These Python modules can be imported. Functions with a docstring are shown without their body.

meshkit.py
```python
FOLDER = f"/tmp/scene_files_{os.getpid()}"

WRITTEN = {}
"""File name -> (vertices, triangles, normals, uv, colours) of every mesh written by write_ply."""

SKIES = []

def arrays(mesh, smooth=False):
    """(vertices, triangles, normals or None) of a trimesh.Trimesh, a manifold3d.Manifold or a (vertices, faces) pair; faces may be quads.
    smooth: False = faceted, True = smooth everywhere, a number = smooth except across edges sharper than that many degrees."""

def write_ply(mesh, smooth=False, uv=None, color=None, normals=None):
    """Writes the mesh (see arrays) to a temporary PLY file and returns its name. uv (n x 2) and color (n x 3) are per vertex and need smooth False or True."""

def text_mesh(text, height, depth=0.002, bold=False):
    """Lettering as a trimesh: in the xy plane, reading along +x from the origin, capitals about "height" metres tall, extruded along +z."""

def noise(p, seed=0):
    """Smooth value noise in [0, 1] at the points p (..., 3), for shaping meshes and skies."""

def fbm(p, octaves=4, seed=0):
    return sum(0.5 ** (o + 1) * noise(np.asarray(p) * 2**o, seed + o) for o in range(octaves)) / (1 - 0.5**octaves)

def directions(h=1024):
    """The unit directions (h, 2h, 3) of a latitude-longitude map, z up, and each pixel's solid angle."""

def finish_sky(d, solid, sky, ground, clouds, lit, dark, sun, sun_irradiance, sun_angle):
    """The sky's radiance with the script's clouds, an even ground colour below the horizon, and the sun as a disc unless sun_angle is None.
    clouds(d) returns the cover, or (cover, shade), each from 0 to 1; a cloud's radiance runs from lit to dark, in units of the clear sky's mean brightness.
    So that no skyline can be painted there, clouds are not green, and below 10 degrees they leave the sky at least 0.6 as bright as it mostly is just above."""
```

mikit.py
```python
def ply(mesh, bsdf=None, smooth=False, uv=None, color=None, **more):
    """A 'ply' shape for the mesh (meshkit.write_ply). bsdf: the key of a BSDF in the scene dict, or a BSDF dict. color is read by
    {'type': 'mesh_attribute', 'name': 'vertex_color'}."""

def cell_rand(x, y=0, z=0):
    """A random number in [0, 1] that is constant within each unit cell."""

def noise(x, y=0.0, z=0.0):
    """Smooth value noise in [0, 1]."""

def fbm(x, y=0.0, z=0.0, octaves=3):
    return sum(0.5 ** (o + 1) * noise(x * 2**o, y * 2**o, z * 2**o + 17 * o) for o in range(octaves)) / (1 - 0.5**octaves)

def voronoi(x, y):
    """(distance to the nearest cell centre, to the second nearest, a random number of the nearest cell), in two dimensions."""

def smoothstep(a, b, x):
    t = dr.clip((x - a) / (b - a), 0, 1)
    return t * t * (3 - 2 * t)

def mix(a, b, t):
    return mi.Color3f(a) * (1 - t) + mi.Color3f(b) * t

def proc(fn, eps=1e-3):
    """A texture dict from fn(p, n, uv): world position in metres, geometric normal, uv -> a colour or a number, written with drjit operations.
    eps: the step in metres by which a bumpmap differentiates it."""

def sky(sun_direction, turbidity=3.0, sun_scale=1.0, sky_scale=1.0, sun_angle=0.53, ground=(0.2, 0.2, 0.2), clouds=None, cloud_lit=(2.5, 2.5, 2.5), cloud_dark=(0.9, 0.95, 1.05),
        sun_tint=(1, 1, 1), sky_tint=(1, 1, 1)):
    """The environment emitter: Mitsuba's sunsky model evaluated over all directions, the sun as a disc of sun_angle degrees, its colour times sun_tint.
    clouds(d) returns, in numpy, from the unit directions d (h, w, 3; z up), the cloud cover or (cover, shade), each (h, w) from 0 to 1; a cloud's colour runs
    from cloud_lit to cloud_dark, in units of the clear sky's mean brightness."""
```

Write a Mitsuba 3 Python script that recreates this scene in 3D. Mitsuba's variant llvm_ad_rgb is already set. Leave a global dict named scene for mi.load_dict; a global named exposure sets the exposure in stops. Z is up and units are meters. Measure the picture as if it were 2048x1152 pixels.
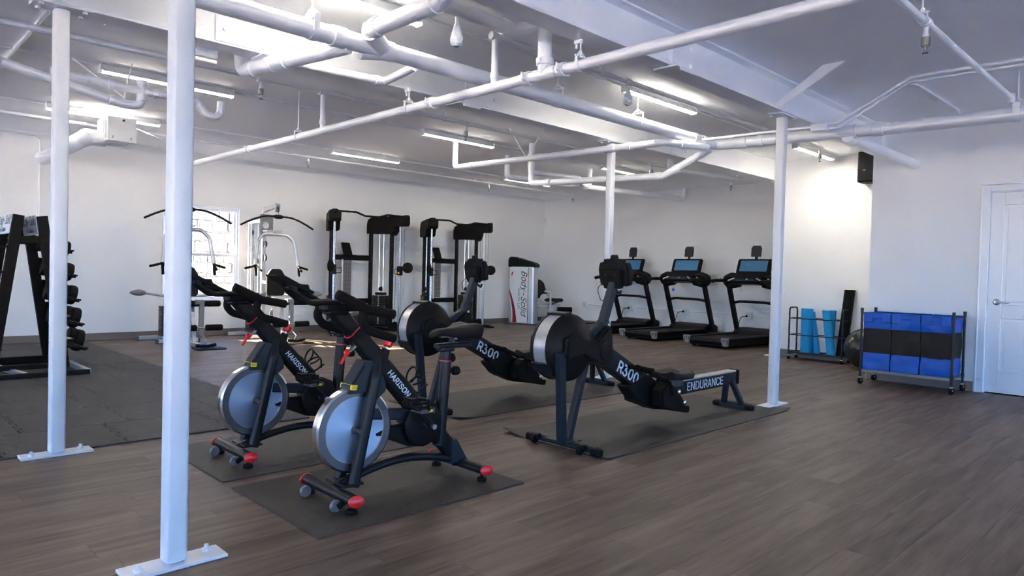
import math, random
import numpy as np, trimesh, mitsuba as mi, mikit, meshkit, drjit as dr
from shapely.geometry import Polygon, box as sbox
from mikit import proc, noise, fbm, mix, smoothstep, cell_rand
T = mi.ScalarTransform4f
random.seed(7); np.random.seed(7)
scene, labels, place, used = {}, {}, {}, {}

# ---------------------------------------------------------------- camera, sky, exposure
YAW, PITCH, ROLL, FOV, CAM = 0.79713, 0.021202, -0.025599, 72.56, np.array([0, 0, 1.15])
_f = np.array([math.cos(YAW) * math.cos(PITCH), math.sin(YAW) * math.cos(PITCH), -math.sin(PITCH)])
_r = np.array([math.sin(YAW), -math.cos(YAW), 0.0]); _d = np.cross(_f, _r)
_up = -(-math.sin(ROLL) * _r + math.cos(ROLL) * _d)
scene['camera'] = {'type': 'perspective', 'fov': FOV, 'fov_axis': 'x', 'near_clip': 0.05, 'far_clip': 200.0,
                   'to_world': T().look_at(origin=CAM.tolist(), target=(CAM + _f).tolist(), up=_up.tolist())}
SUN = (-0.352, 0.800, 0.485)
scene['sky'] = mikit.sky(SUN, turbidity=2.6, sun_scale=28.0, sky_scale=8.5, ground=(0.44, 0.47, 0.51), sky_tint=(0.66, 0.93, 1.40))
exposure = 2.05
LAMP = (22.0, 20.7, 18.1)       # radiance of the LED lenses
CEIL, BEAM = 2.95, 2.65
XW, YB, XD, XM = 12.42, 11.65, 8.83, 10.36      # far wall, back wall, door wall, mat wall

# ---------------------------------------------------------------- materials
def pr(color, rough=.5, metal=0., spec=.5, **k):
    c = {'type': 'rgb', 'value': list(color)} if isinstance(color, (tuple, list)) else color
    return {'type': 'twosided', 'bsdf': {'type': 'principled', 'base_color': c, 'roughness': rough, 'metallic': metal, 'specular': spec, **k}}
def bump(inner, fn, scale, eps=1e-3):
    b = inner['bsdf']
    return {'type': 'twosided', 'bsdf': {'type': 'bumpmap', 'arbitrary': proc(fn, eps), 'scale': scale, 'bsdf': b}}
def wallcol(c, a=.03, s=1.3):
    def fn(p, n, uv):
        k = 1 + a * (fbm(p.x * s, p.y * s, p.z * s) - .5)
        return mi.Color3f(*c) * k
    return fn
def ceil_bump(p, n, uv): return noise(p.x * 160, p.y * 160, p.z * 160) + .6 * noise(p.x * 60, p.y * 60, 3.)
def plankcol(p, n, uv):
    row = dr.floor((p.y + 8.0) / .19); off = cell_rand(row, 5) * 1.28
    cel = dr.floor((p.x + 8 + off) / 1.28); rnd = cell_rand(cel, row, 2)
    g = fbm(p.x * 2.2 + rnd * 40, p.y * 26 + rnd * 9, 0, 4)
    g2 = fbm(p.x * 9 + rnd * 11, p.y * 120, 1., 3)
    g3 = fbm(p.x * .8 + rnd * 30, p.y * 5, 4., 2)
    t = dr.clip(.46 * g + .18 * g2 + .36 * g3 + .04 * (rnd - .5), 0, 1)
    c = mix((.041, .0305, .026), (.102, .079, .068), smoothstep(.20, .82, t))
    return c
def plankrough(p, n, uv): return .42 + .14 * fbm(p.x * 6, p.y * 40, 0)
def rubbercol(p, n, uv):
    fl = cell_rand(dr.floor(p.x * 330), dr.floor(p.y * 330), 1)
    fl2 = noise(p.x * 90, p.y * 90, 2.)
    base = .020 + .014 * fbm(p.x * 2.4, p.y * 2.4, 0)
    v = dr.select(fl > .975, .07 + .13 * cell_rand(dr.floor(p.x * 330), dr.floor(p.y * 330), 9), base * (.7 + .6 * fl2))
    return mi.Color3f(v * .86, v * .97, v * 1.16)
def matbump(p, n, uv): return noise(p.x * 260, p.y * 260, 0.) + .5 * noise(p.x * 120, p.y * 120, 4.)
def matcol(p, n, uv):
    v = .015 + .014 * fbm(p.x * 3, p.y * 3, 1.) + .012 * noise(p.x * 200, p.y * 200, 0.)
    return mi.Color3f(v, v, v * .99)
def stonecol(p, n, uv):
    v = .09 + .18 * fbm(p.x * 3.1, p.y * 3.1, p.z * 3.1, 4)
    return mi.Color3f(v, v * .96, v * .90)
def bluecol(p, n, uv):
    v = .8 + .5 * fbm(p.x * 9, p.y * 9, p.z * 12, 3)
    return mi.Color3f(.0015, .060, .34) * v
def meshcol(p, n, uv):
    a = dr.sin(p.y * 1400) * dr.sin(p.z * 1400 + p.x * 1400)
    v = dr.select(a > 0, .006, .018)
    return mi.Color3f(v, v, v * 1.1)
def scuff(c, amt=.5, s=8):
    def fn(p, n, uv): return mi.Color3f(*c) * (1 + amt * (fbm(p.x * s, p.y * s, p.z * s, 3) - .5))
    return fn
def perf(p, n, uv):
    a = dr.sin(uv.x * 1500) * dr.sin(uv.y * 34 * math.pi)
    v = dr.select(a > .35, .30, .60)
    return mi.Color3f(v, v, v * 1.02)
def weightcol(p, n, uv): return mi.Color3f(.008) * (1 + .4 * noise(p.x * 30, p.y * 30, p.z * 30))
MATS = {
    'm_wall': pr(proc(wallcol((.87, .87, .865))), .62, spec=.3), 'm_ceiling': bump(pr((.93, .93, .935), .75, spec=.25), ceil_bump, .0016, 2e-3),
    'm_white': pr(proc(wallcol((.92, .925, .935), .05, 5)), .38, spec=.45), 'm_white_dimmed': pr(proc(wallcol((.74, .75, .77), .06, 5)), .38, spec=.4), 'm_whitegloss': pr((.83, .84, .86), .25, spec=.5),  # column paint is the same white, darkened to offset overbright daylight
    'm_white_plastic': pr((.80, .80, .79), .35), 'm_plank': pr(proc(plankcol), proc(plankrough), spec=.28), 'm_subfloor': pr((.05, .04, .035), .7),
    'm_base': pr((.12, .105, .098), .45), 'm_rubber': bump(pr(proc(rubbercol), .66, spec=.28), matbump, .0012), 'm_mat': bump(pr(proc(matcol), .55, spec=.28), matbump, .0016),
    'm_black': pr(proc(scuff((.0042, .0050, .0066), .5)), .44, spec=.11), 'm_blacksatin_bluelit': pr((.0045, .0075, .0125), .36, spec=.20), 'm_blackmatte': pr((.0035, .0037, .0042), .62, spec=.10),  # satin black: blue daylight mixed into the base colour
    'm_foam': pr((.0045, .0046, .005), .8, spec=.08), 'm_pad': pr((.0065, .0066, .0072), .5, spec=.14), 'm_charcoal_bluelit': pr((.0085, .0155, .025), .45, spec=.22), 'm_grey': pr((.17, .175, .185), .42, spec=.35),  # charcoal: a black finish with blue front light put into its colour
    'm_darkgrey': pr((.040, .044, .050), .4, spec=.35), 'm_chrome': pr((.80, .81, .83), .14, 1.), 'm_steel': pr((.56, .57, .59), .3, 1.), 'm_silver': pr((.62, .63, .65), .34, .75),
    'm_alu': pr((.55, .55, .55), .42, .8), 'm_brush_bluelit': {'type': 'twosided', 'bsdf': {'type': 'roughconductor', 'material': 'none', 'distribution': 'ggx', 'alpha_u': .26, 'alpha_v': .48, 'specular_reflectance': {'type': 'rgb', 'value': [.44, .57, .76]}}},  # brushed steel: blue window reflection tinted into the metal
    'm_rim': pr((.15, .165, .19), .36, .95), 'm_red': pr((.66, .008, .012), .3), 'm_redline': pr((.42, .012, .02), .45), 'm_yellow': pr((.72, .52, .01), .4), 'm_letter': pr((.62, .65, .70), .4),
    'm_ink': pr((.008, .008, .012), .5), 'm_sign': pr((.72, .76, .80), .4), 'm_maroon': pr((.19, .012, .025), .4), 'm_blue': pr(proc(bluecol), .55, spec=.35), 'm_mesh': pr(proc(meshcol), .7, spec=.2),
    'm_bluefoam': pr((.012, .27, .60), .6, spec=.3), 'm_screen': pr((.035, .13, .26), .12, spec=.6), 'm_perf': pr(proc(perf), .3, .55), 'm_weight': pr(proc(weightcol), .42),
    'm_brass': pr((.30, .31, .30), .35, .9), 'm_stone': pr(proc(stonecol), .8), 'm_ground': pr((.49, .52, .56), .9), 'm_placard': pr((.10, .075, .08), .5), 'm_orange': pr((.85, .20, .06), .5),
    'm_clear': {'type': 'twosided', 'bsdf': {'type': 'principled', 'base_color': {'type': 'rgb', 'value': [.085, .095, .11]}, 'roughness': .10, 'specular': .6, 'clearcoat': .5}},
    'm_glass': {'type': 'thindielectric', 'int_ior': 1.5}, 'm_frame': pr((.82, .84, .86), .35), 'm_beige': pr((.66, .63, .57), .5),
}
scene.update(MATS)

# ---------------------------------------------------------------- mesh helpers
cat = lambda ms: trimesh.util.concatenate([m for m in ms if m is not None])
def V(*a): return np.array(a, float)
def unit(v):
    v = np.asarray(v, float); return v / np.linalg.norm(v)
def hullmesh(pts): return trimesh.Trimesh(*_hull(np.asarray(pts, float)), process=False)
def _hull(pts):
    h = trimesh.convex.convex_hull(pts); return h.vertices, h.faces
_BOX = {}
def bx(c, s, bev=0.0, rz=0.0):
    """box centred at c with size s, its edges chamfered by bev"""
    s = np.asarray(s, float) / 2
    if bev <= 0:
        m = trimesh.creation.box(extents=2 * s)
    else:
        b = min(bev, .49 * 2 * min(s)); pts = []
        for sx in (-1, 1):
            for sy in (-1, 1):
                for sz in (-1, 1):
                    pts += [(sx * (s[0] - b), sy * (s[1] - b), sz * s[2]), (sx * (s[0] - b), sy * s[1], sz * (s[2] - b)), (sx * s[0], sy * (s[1] - b), sz * (s[2] - b))]
        m = hullmesh(pts)
    if rz: m.apply_transform(trimesh.transformations.rotation_matrix(rz, [0, 0, 1]))
    m.apply_translation(c); return m
def frame_for(d, hint=(0, 0, 1)):
    d = unit(d); h = np.asarray(hint, float)
    if abs(np.dot(unit(h), d)) > .98: h = V(1, 0, 0) if abs(d[0]) < .9 else V(0, 1, 0)
    a = unit(np.cross(h, d)); b = np.cross(d, a); return a, b, d       # a sideways, b towards the hint
def orient(m, o, a, b, d):
    M = np.eye(4); M[:3, 0], M[:3, 1], M[:3, 2], M[:3, 3] = a, b, d, o
    m.apply_transform(M); return m
def bar(p0, p1, w, h, bev=.004, hint=(0, 0, 1)):
    """rectangular bar from p0 to p1: w sideways, h along the hint"""
    p0, p1 = np.asarray(p0, float), np.asarray(p1, float)
    a, b, d = frame_for(p1 - p0, hint)
    return orient(bx((0, 0, 0), (w, h, np.linalg.norm(p1 - p0)), bev), (p0 + p1) / 2, a, b, d)
def rod(p0, p1, r, n=16, bev=0.0):
    p0, p1 = np.asarray(p0, float), np.asarray(p1, float); L = np.linalg.norm(p1 - p0)
    if bev: return lathe([(0, 0), (r - bev, 0), (r, bev), (r, L - bev), (r - bev, L), (0, L)], p0, p1 - p0, n)
    a, b, d = frame_for(p1 - p0)
    return orient(trimesh.creation.cylinder(r, L, sections=n), (p0 + p1) / 2, a, b, d)
def lathe(prof, o=(0, 0, 0), axis=(0, 0, 1), n=32):
    a, b, d = frame_for(axis)
    return orient(trimesh.creation.revolve(np.array(prof, float), sections=n), o, a, b, d)
def sph(c, r, sub=2, s=(1, 1, 1)):
    m = trimesh.creation.icosphere(sub, r); m.apply_scale(s); m.apply_translation(c); return m
def fillet(pts, R, k=5):
    pts = [np.asarray(p, float) for p in pts]; out = [pts[0]]
    for i in range(1, len(pts) - 1):
        p, q, s = pts[i - 1], pts[i], pts[i + 1]
        u, v = unit(p - q), unit(s - q); ang = math.acos(np.clip(np.dot(u, v), -1, 1))
        if ang > math.pi - .03: out.append(q); continue
        t = min(R / math.tan(ang / 2), .49 * np.linalg.norm(p - q), .49 * np.linalg.norm(s - q))
        for j in range(k + 1):
            w = j / k; out.append((1 - w) ** 2 * (q + u * t) + 2 * w * (1 - w) * q + w ** 2 * (q + v * t))
    out.append(pts[-1]); return out
def sweep(pts, sec, hint=(0, 0, 1), scale=None):
    pts = np.array(pts, float); n = len(pts); sec = np.array(sec, float); k = len(sec)
    tan = [unit(pts[min(i + 1, n - 1)] - pts[max(i - 1, 0)]) for i in range(n)]
    a, b, _ = frame_for(tan[0], hint); v = []
    for i in range(n):
        a = unit(a - np.dot(a, tan[i]) * tan[i]); b = np.cross(tan[i], a)
        s = 1 if scale is None else scale[i]
        v.append(pts[i] + s * (sec[:, :1] * a + sec[:, 1:2] * b))
    v = np.vstack(v + [pts[:1], pts[-1:]]); f = []
    for i in range(n - 1):
        for j in range(k):
            p, q = i * k + j, i * k + (j + 1) % k
            f += [(p, q, q + k), (p, q + k, p + k)]
    for j in range(k):
        f += [(n * k, (j + 1) % k, j), (n * k + 1, (n - 1) * k + j, (n - 1) * k + (j + 1) % k)]
    return trimesh.Trimesh(v, np.array(f), process=False)
def circ(r, n=14, ry=None):
    t = np.arange(n) * 2 * np.pi / n; return np.stack([r * np.cos(t), (ry or r) * np.sin(t)], 1)
def tube(pts, r, R=0.0, n=14, ry=None, hint=(0, 0, 1)): return sweep(fillet(pts, R) if R else pts, circ(r, n, ry), hint)
def rrect(w, h, r, k=4):
    out = []
    for cx, cy, a0 in ((w / 2 - r, h / 2 - r, 0), (-w / 2 + r, h / 2 - r, 90), (-w / 2 + r, -h / 2 + r, 180), (w / 2 - r, -h / 2 + r, 270)):
        for j in range(k + 1):
            t = math.radians(a0 + 90 * j / k); out.append((cx + r * math.cos(t), cy + r * math.sin(t)))
    return out
def prism(poly, thick, o=(0, 0, 0), u=(1, 0, 0), v=(0, 0, 1), bev=0.0):
    """outline in the plane (u, v) through o, thick across it, centred"""
    P = poly if hasattr(poly, 'exterior') else Polygon(poly)
    P = P.buffer(0)
    if bev:
        ms = []
        Q = P.buffer(-bev)
        m1 = trimesh.creation.extrude_polygon(P, thick - 2 * bev, engine='earcut'); m1.apply_translation((0, 0, -(thick - 2 * bev) / 2))
        m2 = trimesh.creation.extrude_polygon(Q, thick, engine='earcut'); m2.apply_translation((0, 0, -thick / 2)); m = cat([m1, m2])
    else:
        m = trimesh.creation.extrude_polygon(P, thick, engine='earcut'); m.apply_translation((0, 0, -thick / 2))
    u, v = unit(u), unit(v); w = np.cross(u, v)
    return orient(m, np.asarray(o, float), u, v, w)
def rpoly(pts, r, k=4):
    P = Polygon(pts); return P.buffer(-r).buffer(r, quad_segs=k)
def text(s, h, o, u, v, depth=.0025, bold=False, shear=0.0, center=False):
    m = meshkit.text_mesh(s, h, depth, bold)
    if center: m.apply_translation((-m.bounds.mean(0)[0], 0, 0))
    if shear:
        S = np.eye(4); S[0, 1] = shear; m.apply_transform(S)
    u, v = unit(u), unit(v); return orient(m, np.asarray(o, float), u, v, np.cross(u, v))

# ---------------------------------------------------------------- scene helpers
def numbered(name):
    k = used.get(name, 0); used[name] = k + 1
    return name if k == 0 else f'{name}_{k:03d}'
def M4(loc=(0, 0, 0), rz=0.0):
    return T().translate([float(x) for x in loc]).rotate([0, 0, 1], math.degrees(rz))
def thing(name, label, c, group=None, at=None, kind=None):
    key = numbered(name); place[key] = at; labels[key] = {'label': label, 'category': c}
    if group: labels[key]['group'] = group
    if kind: labels[key]['kind'] = kind
    return key
def obj(parent, name, mesh, m, smooth=35, label=None, kind=None, **kw):
    root = parent.split('__')[0]; key = numbered(parent + '__' + name)
    d = mesh if isinstance(mesh, dict) else mikit.ply(mesh, m, smooth=smooth, **kw)
    d = dict(d)
    if place.get(root) is not None: d['to_world'] = place[root]
    scene[key] = d
    if label or kind: labels[key] = {k: v for k, v in (('label', label), ('kind', kind)) if v}
    return key
def one(name, mesh, m, label, c, group=None, at=None, smooth=35, kind=None, **kw):
    key = thing(name, label, c, group, at, kind); d = mikit.ply(mesh, m, smooth=smooth, **kw) if not isinstance(mesh, dict) else dict(mesh)
    if at is not None: d['to_world'] = at
    scene[key] = d; return key
def struct(name, mesh, m, label, c=None, smooth=False, **kw):
    key = numbered(name); scene[key] = mikit.ply(mesh, m, smooth=smooth, **kw); labels[key] = {'label': label, 'kind': 'structure'}
    if c: labels[key]['category'] = c
    return key
def dup(root, label, at, group=None):
    base = root
    import re
    stem = re.sub(r'_\d{3}$', '', root); key = thing(stem, label, labels[root]['category'], group or labels[root].get('group'), at)
    for k in [k for k in scene if k == root or k.startswith(root + '__')]:
        nk = key + k[len(root):]; scene[nk] = {**scene[k], 'to_world': at}
        if k in labels and k != root: labels[nk] = dict(labels[k])
    return key

# ================================================================ SHELL
X0, Y0 = -7.0, -8.0
# floor: sub-floor slab and vinyl planks laid along x
fl = struct('floor', bx(((X0 + XW) / 2, (Y0 + YB) / 2, -.056), (XW - X0 + .4, YB - Y0 + .4, .1)), 'm_subfloor', 'wood look vinyl plank floor in taupe brown')
PW, PL = .19, 1.28
def rowoff(r):      # the same hash as cell_rand(row, 5), so that grain and joint agree
    x, y, z = (int(math.floor(v)) + 1000000 for v in (r, 5, 0))
    h = (x * 374761393 + y * 668265263 + z * 2147483647) & 0xFFFFFFFF
    h = ((h ^ (h >> 13)) * 1274126177) & 0xFFFFFFFF
    return ((h ^ (h >> 16)) & 0xFFFFFF) / 16777215.0 * PL
def inview(x, y, z=0.0):
    q = V(x, y, z) - CAM; zz = q @ _f
    if zz < .3: return False
    r2 = math.cos(ROLL) * _r + math.sin(ROLL) * _d
    return abs(q @ r2 / zz) < .74 and abs(q @ _up / zz) < .43
near, far = [], []
for r in range(int((YB - Y0) / PW) + 1):
    ya, yb = Y0 + r * PW, min(Y0 + (r + 1) * PW, YB)
    if yb - ya < .03: continue
    k = math.floor((X0 + 8 + rowoff(r)) / PL)
    while True:
        xa = k * PL - 8 - rowoff(r); xb = xa + PL; k += 1
        if xa > XW: break
        a, b = max(xa, X0), min(xb, XW)
        if b - a < .02: continue
        if a >= XD - .01 and yb <= 2.9: continue
        c = ((a + b) / 2, (ya + yb) / 2); vis = any(inview(x, y) for x in (a, c[0], b) for y in (ya, yb))
        (near if vis else far).append((a, b, ya, yb, math.hypot(*c)))
near.sort(key=lambda t: t[4]); far += near[300:]; near = near[:300]
G = .0005
def plank(a, b, ya, yb): return bx(((a + b) / 2, (ya + yb) / 2, -.003), (b - a - 2 * G, yb - ya - 2 * G, .006))
_full = mikit.ply(bx((0, 0, -.003), (PL - 2 * G, PW - 2 * G, .006)), 'm_plank')
for a, b, ya, yb, _ in near:
    key = numbered(fl + '__plank')
    if abs(b - a - PL) < 1e-6 and abs(yb - ya - PW) < 1e-6: scene[key] = {**_full, 'to_world': T().translate([(a + b) / 2, (ya + yb) / 2, 0])}
    else: scene[key] = mikit.ply(plank(a, b, ya, yb), 'm_plank')
obj(fl, 'plank_field', cat([plank(*p[:4]) for p in far]), 'm_plank', False, kind='stuff')

struct('ceiling', bx(((X0 + XW) / 2, (Y0 + YB) / 2, CEIL + .1), (XW - X0 + .4, YB - Y0 + .4, .2)), 'm_ceiling', 'white textured ceiling above the pipes')
# back wall with the window opening
WX0, WX1, WZ0, WZ1, WT = 3.98, 4.92, .575, 2.11, .16
def yslab(x0, x1, z0, z1, y, t): return bx(((x0 + x1) / 2, y + t / 2, (z0 + z1) / 2), (x1 - x0, t, z1 - z0))
struct('wall_back', cat([yslab(X0, WX0, 0, CEIL, YB, WT), yslab(WX1, XW + .2, 0, CEIL, YB, WT), yslab(WX0, WX1, 0, WZ0, YB, WT), yslab(WX0, WX1, WZ1, CEIL, YB, WT)]), 'm_wall', 'long white back wall with one bright window')
struct('wall_far', bx((XW + .1, (4.87 + YB) / 2, CEIL / 2), (.2, YB - 4.87 + .2, CEIL)), 'm_wall', 'white far wall behind the treadmills')
struct('wall_return', bx(((XM + XW) / 2 + .1, 4.97 - .2, CEIL / 2), (XW - XM + .2, .2, CEIL)), 'm_wall', 'short white return wall beside the end column')
struct('wall_mid', bx((XM + .1, (2.97 + 4.87) / 2, CEIL / 2), (.2, 1.9, CEIL)), 'm_wall', 'white wall behind the mat cart')
struct('wall_corner', bx(((XD + XM) / 2 + .05, 2.97 - .05, CEIL / 2), (XM - XD + .1, .1, CEIL)), 'm_wall', 'white wall turning the corner by the speaker')
DY0, DY1, DH = .88, 1.785, 2.145
struct('wall_right', cat([bx((XD + .075, (2.965 + DY1) / 2, CEIL / 2), (.15, 2.965 - DY1, CEIL)), bx((XD + .075, (DY0 + Y0) / 2, CEIL / 2), (.15, DY0 - Y0, CEIL)),
                          bx((XD + .075, (DY0 + DY1) / 2, (DH + CEIL) / 2), (.15, DY1 - DY0, CEIL - DH))]), 'm_wall', 'white wall with the panelled door')
# walls behind the camera, with wide windows (the daylight of the room)
WN = [1]
def winwall(name, lab, axis, pos, lo, hi, wins, z0, z1):
    ms = []; edges = [lo] + [e for w in wins for e in w] + [hi]
    def slab(a, b, c, d):
        if axis == 'y': return bx(((a + b) / 2, pos, (c + d) / 2), (b - a, .16, d - c))
        return bx((pos, (a + b) / 2, (c + d) / 2), (.16, b - a, d - c))
    for i in range(0, len(edges), 2): ms.append(slab(edges[i], edges[i + 1], 0, CEIL))
    for a, b in wins: ms += [slab(a, b, 0, z0), slab(a, b, z1, CEIL)]
    struct(name, cat(ms), 'm_wall', lab)
    for a, b in wins:
        WN[0] += 1
        w = struct(f'window_{WN[0]}', cat([slab(a, a + .05, z0, z1), slab(b - .05, b, z0, z1), slab(a + .05, b - .05, z0, z0 + .05), slab(a + .05, b - .05, z1 - .05, z1), slab((a + b) / 2 - .025, (a + b) / 2 + .025, z0 + .05, z1 - .05)]), 'm_frame', f'white framed window {WN[0]} outside the view')
        if axis == 'y': g = bx(((a + b) / 2, pos, (z0 + z1) / 2), (b - a - .1, .004, z1 - z0 - .1))
        else: g = bx((pos, (a + b) / 2, (z0 + z1) / 2), (.004, b - a - .1, z1 - z0 - .1))
        v, f = g.vertices, g.faces; n = g.face_normals
        ax = 1 if axis == 'y' else 0
        obj(w, 'pane', trimesh.Trimesh(v, f[n[:, ax] < -.5], process=False), 'm_glass', False)
winwall('wall_front', 'white wall with windows behind the camera', 'y', Y0, X0, XD, [(-6.4, -4.0), (-3.4, -1.0), (-.4, 2.0), (2.6, 5.0), (5.6, 8.0)], .15, 2.55)
winwall('wall_left', 'white wall with windows on the left outside the frame', 'x', X0, Y0, YB, [(-7.2, -4.8), (-4.0, -1.6), (-.8, 1.6), (2.4, 4.8), (5.6, 8.0), (8.6, 11.0)], .3, 2.5)

# baseboards: cove base with a small toe
def base_y(x0, x1, y): return cat([bx(((x0 + x1) / 2, y - .004, .054), (x1 - x0, .008, .108), .002), bx(((x0 + x1) / 2, y - .010, .006), (x1 - x0, .02, .012), .004)])
def base_x(y0, y1, x): return cat([bx((x - .004, (y0 + y1) / 2, .054), (.008, y1 - y0, .108), .002), bx((x - .010, (y0 + y1) / 2, .006), (.02, y1 - y0, .012), .004)])
struct('baseboard_back', base_y(X0, XW - .02, YB), 'm_base', 'taupe rubber baseboard along the back wall')
struct('baseboard_far', base_x(4.88, YB - .02, XW), 'm_base', 'taupe rubber baseboard behind the treadmills')
struct('baseboard_mid', base_x(2.98, 4.86, XM), 'm_base', 'taupe rubber baseboard behind the mat cart')
struct('baseboard_right', base_x(1.88, 2.965, XD), 'm_base', 'taupe rubber baseboard behind the blue hamper')

# window_1: double hung, three panes wide
yw = YB + .10
w1 = struct('window_1', cat([bx(((WX0 + WX1) / 2, YB - .008, WZ0 - .012), (WX1 - WX0 + .08, .06, .024), .004)]), 'm_frame', 'bright double hung window with white grid bars', smooth=30)
fx0, fx1 = WX0 + .01, WX1 - .01; zm = (WZ0 + WZ1) / 2 - .02
def sashframe(z0, z1, y):
    return cat([bx((fx0 + .022, y, (z0 + z1) / 2), (.044, .04, z1 - z0), .004), bx((fx1 - .022, y, (z0 + z1) / 2), (.044, .04, z1 - z0), .004),
                bx(((fx0 + fx1) / 2, y, z0 + .022), (fx1 - fx0 - .08, .04, .044), .004), bx(((fx0 + fx1) / 2, y, z1 - .022), (fx1 - fx0 - .08, .04, .044), .004)])
obj(w1, 'frame', cat([bx((WX0 + .012, yw, (WZ0 + WZ1) / 2), (.02, .1, WZ1 - WZ0)), bx((WX1 - .012, yw, (WZ0 + WZ1) / 2), (.02, .1, WZ1 - WZ0)), bx(((WX0 + WX1) / 2, yw, WZ1 - .012), (WX1 - WX0 - .05, .1, .02)), bx(((WX0 + WX1) / 2, yw, WZ0 + .012), (WX1 - WX0 - .05, .1, .02))]), 'm_frame')
for z0, z1, y in ((zm - .022, WZ1 - .02, yw + .02), (WZ0 + .02, zm + .022, yw - .02)):
    s = obj(w1, 'sash', sashframe(z0, z1, y), 'm_frame')
    ix0, ix1, iz0, iz1 = fx0 + .044, fx1 - .044, z0 + .044, z1 - .044
    for i in (1, 2):
        xx = ix0 + (ix1 - ix0) * i / 3; obj(s, 'grid_bar', bx((xx, y, (iz0 + iz1) / 2), (.016, .016, iz1 - iz0), .003), 'm_frame')
    obj(s, 'grid_bar', bx(((ix0 + ix1) / 2, y, (iz0 + iz1) / 2), (ix1 - ix0, .014, .016), .003), 'm_frame')
    for i in range(3):
        for j in range(2):
            a, b = ix0 + (ix1 - ix0) * i / 3, ix0 + (ix1 - ix0) * (i + 1) / 3; c, d = iz0 + (iz1 - iz0) * j / 2, iz0 + (iz1 - iz0) * (j + 1) / 2
            obj(s, 'pane', (np.array([[a, y, c], [b, y, c], [b, y, d], [a, y, d]]), np.array([[0, 1, 2], [0, 2, 3]])), 'm_glass', False)

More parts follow.
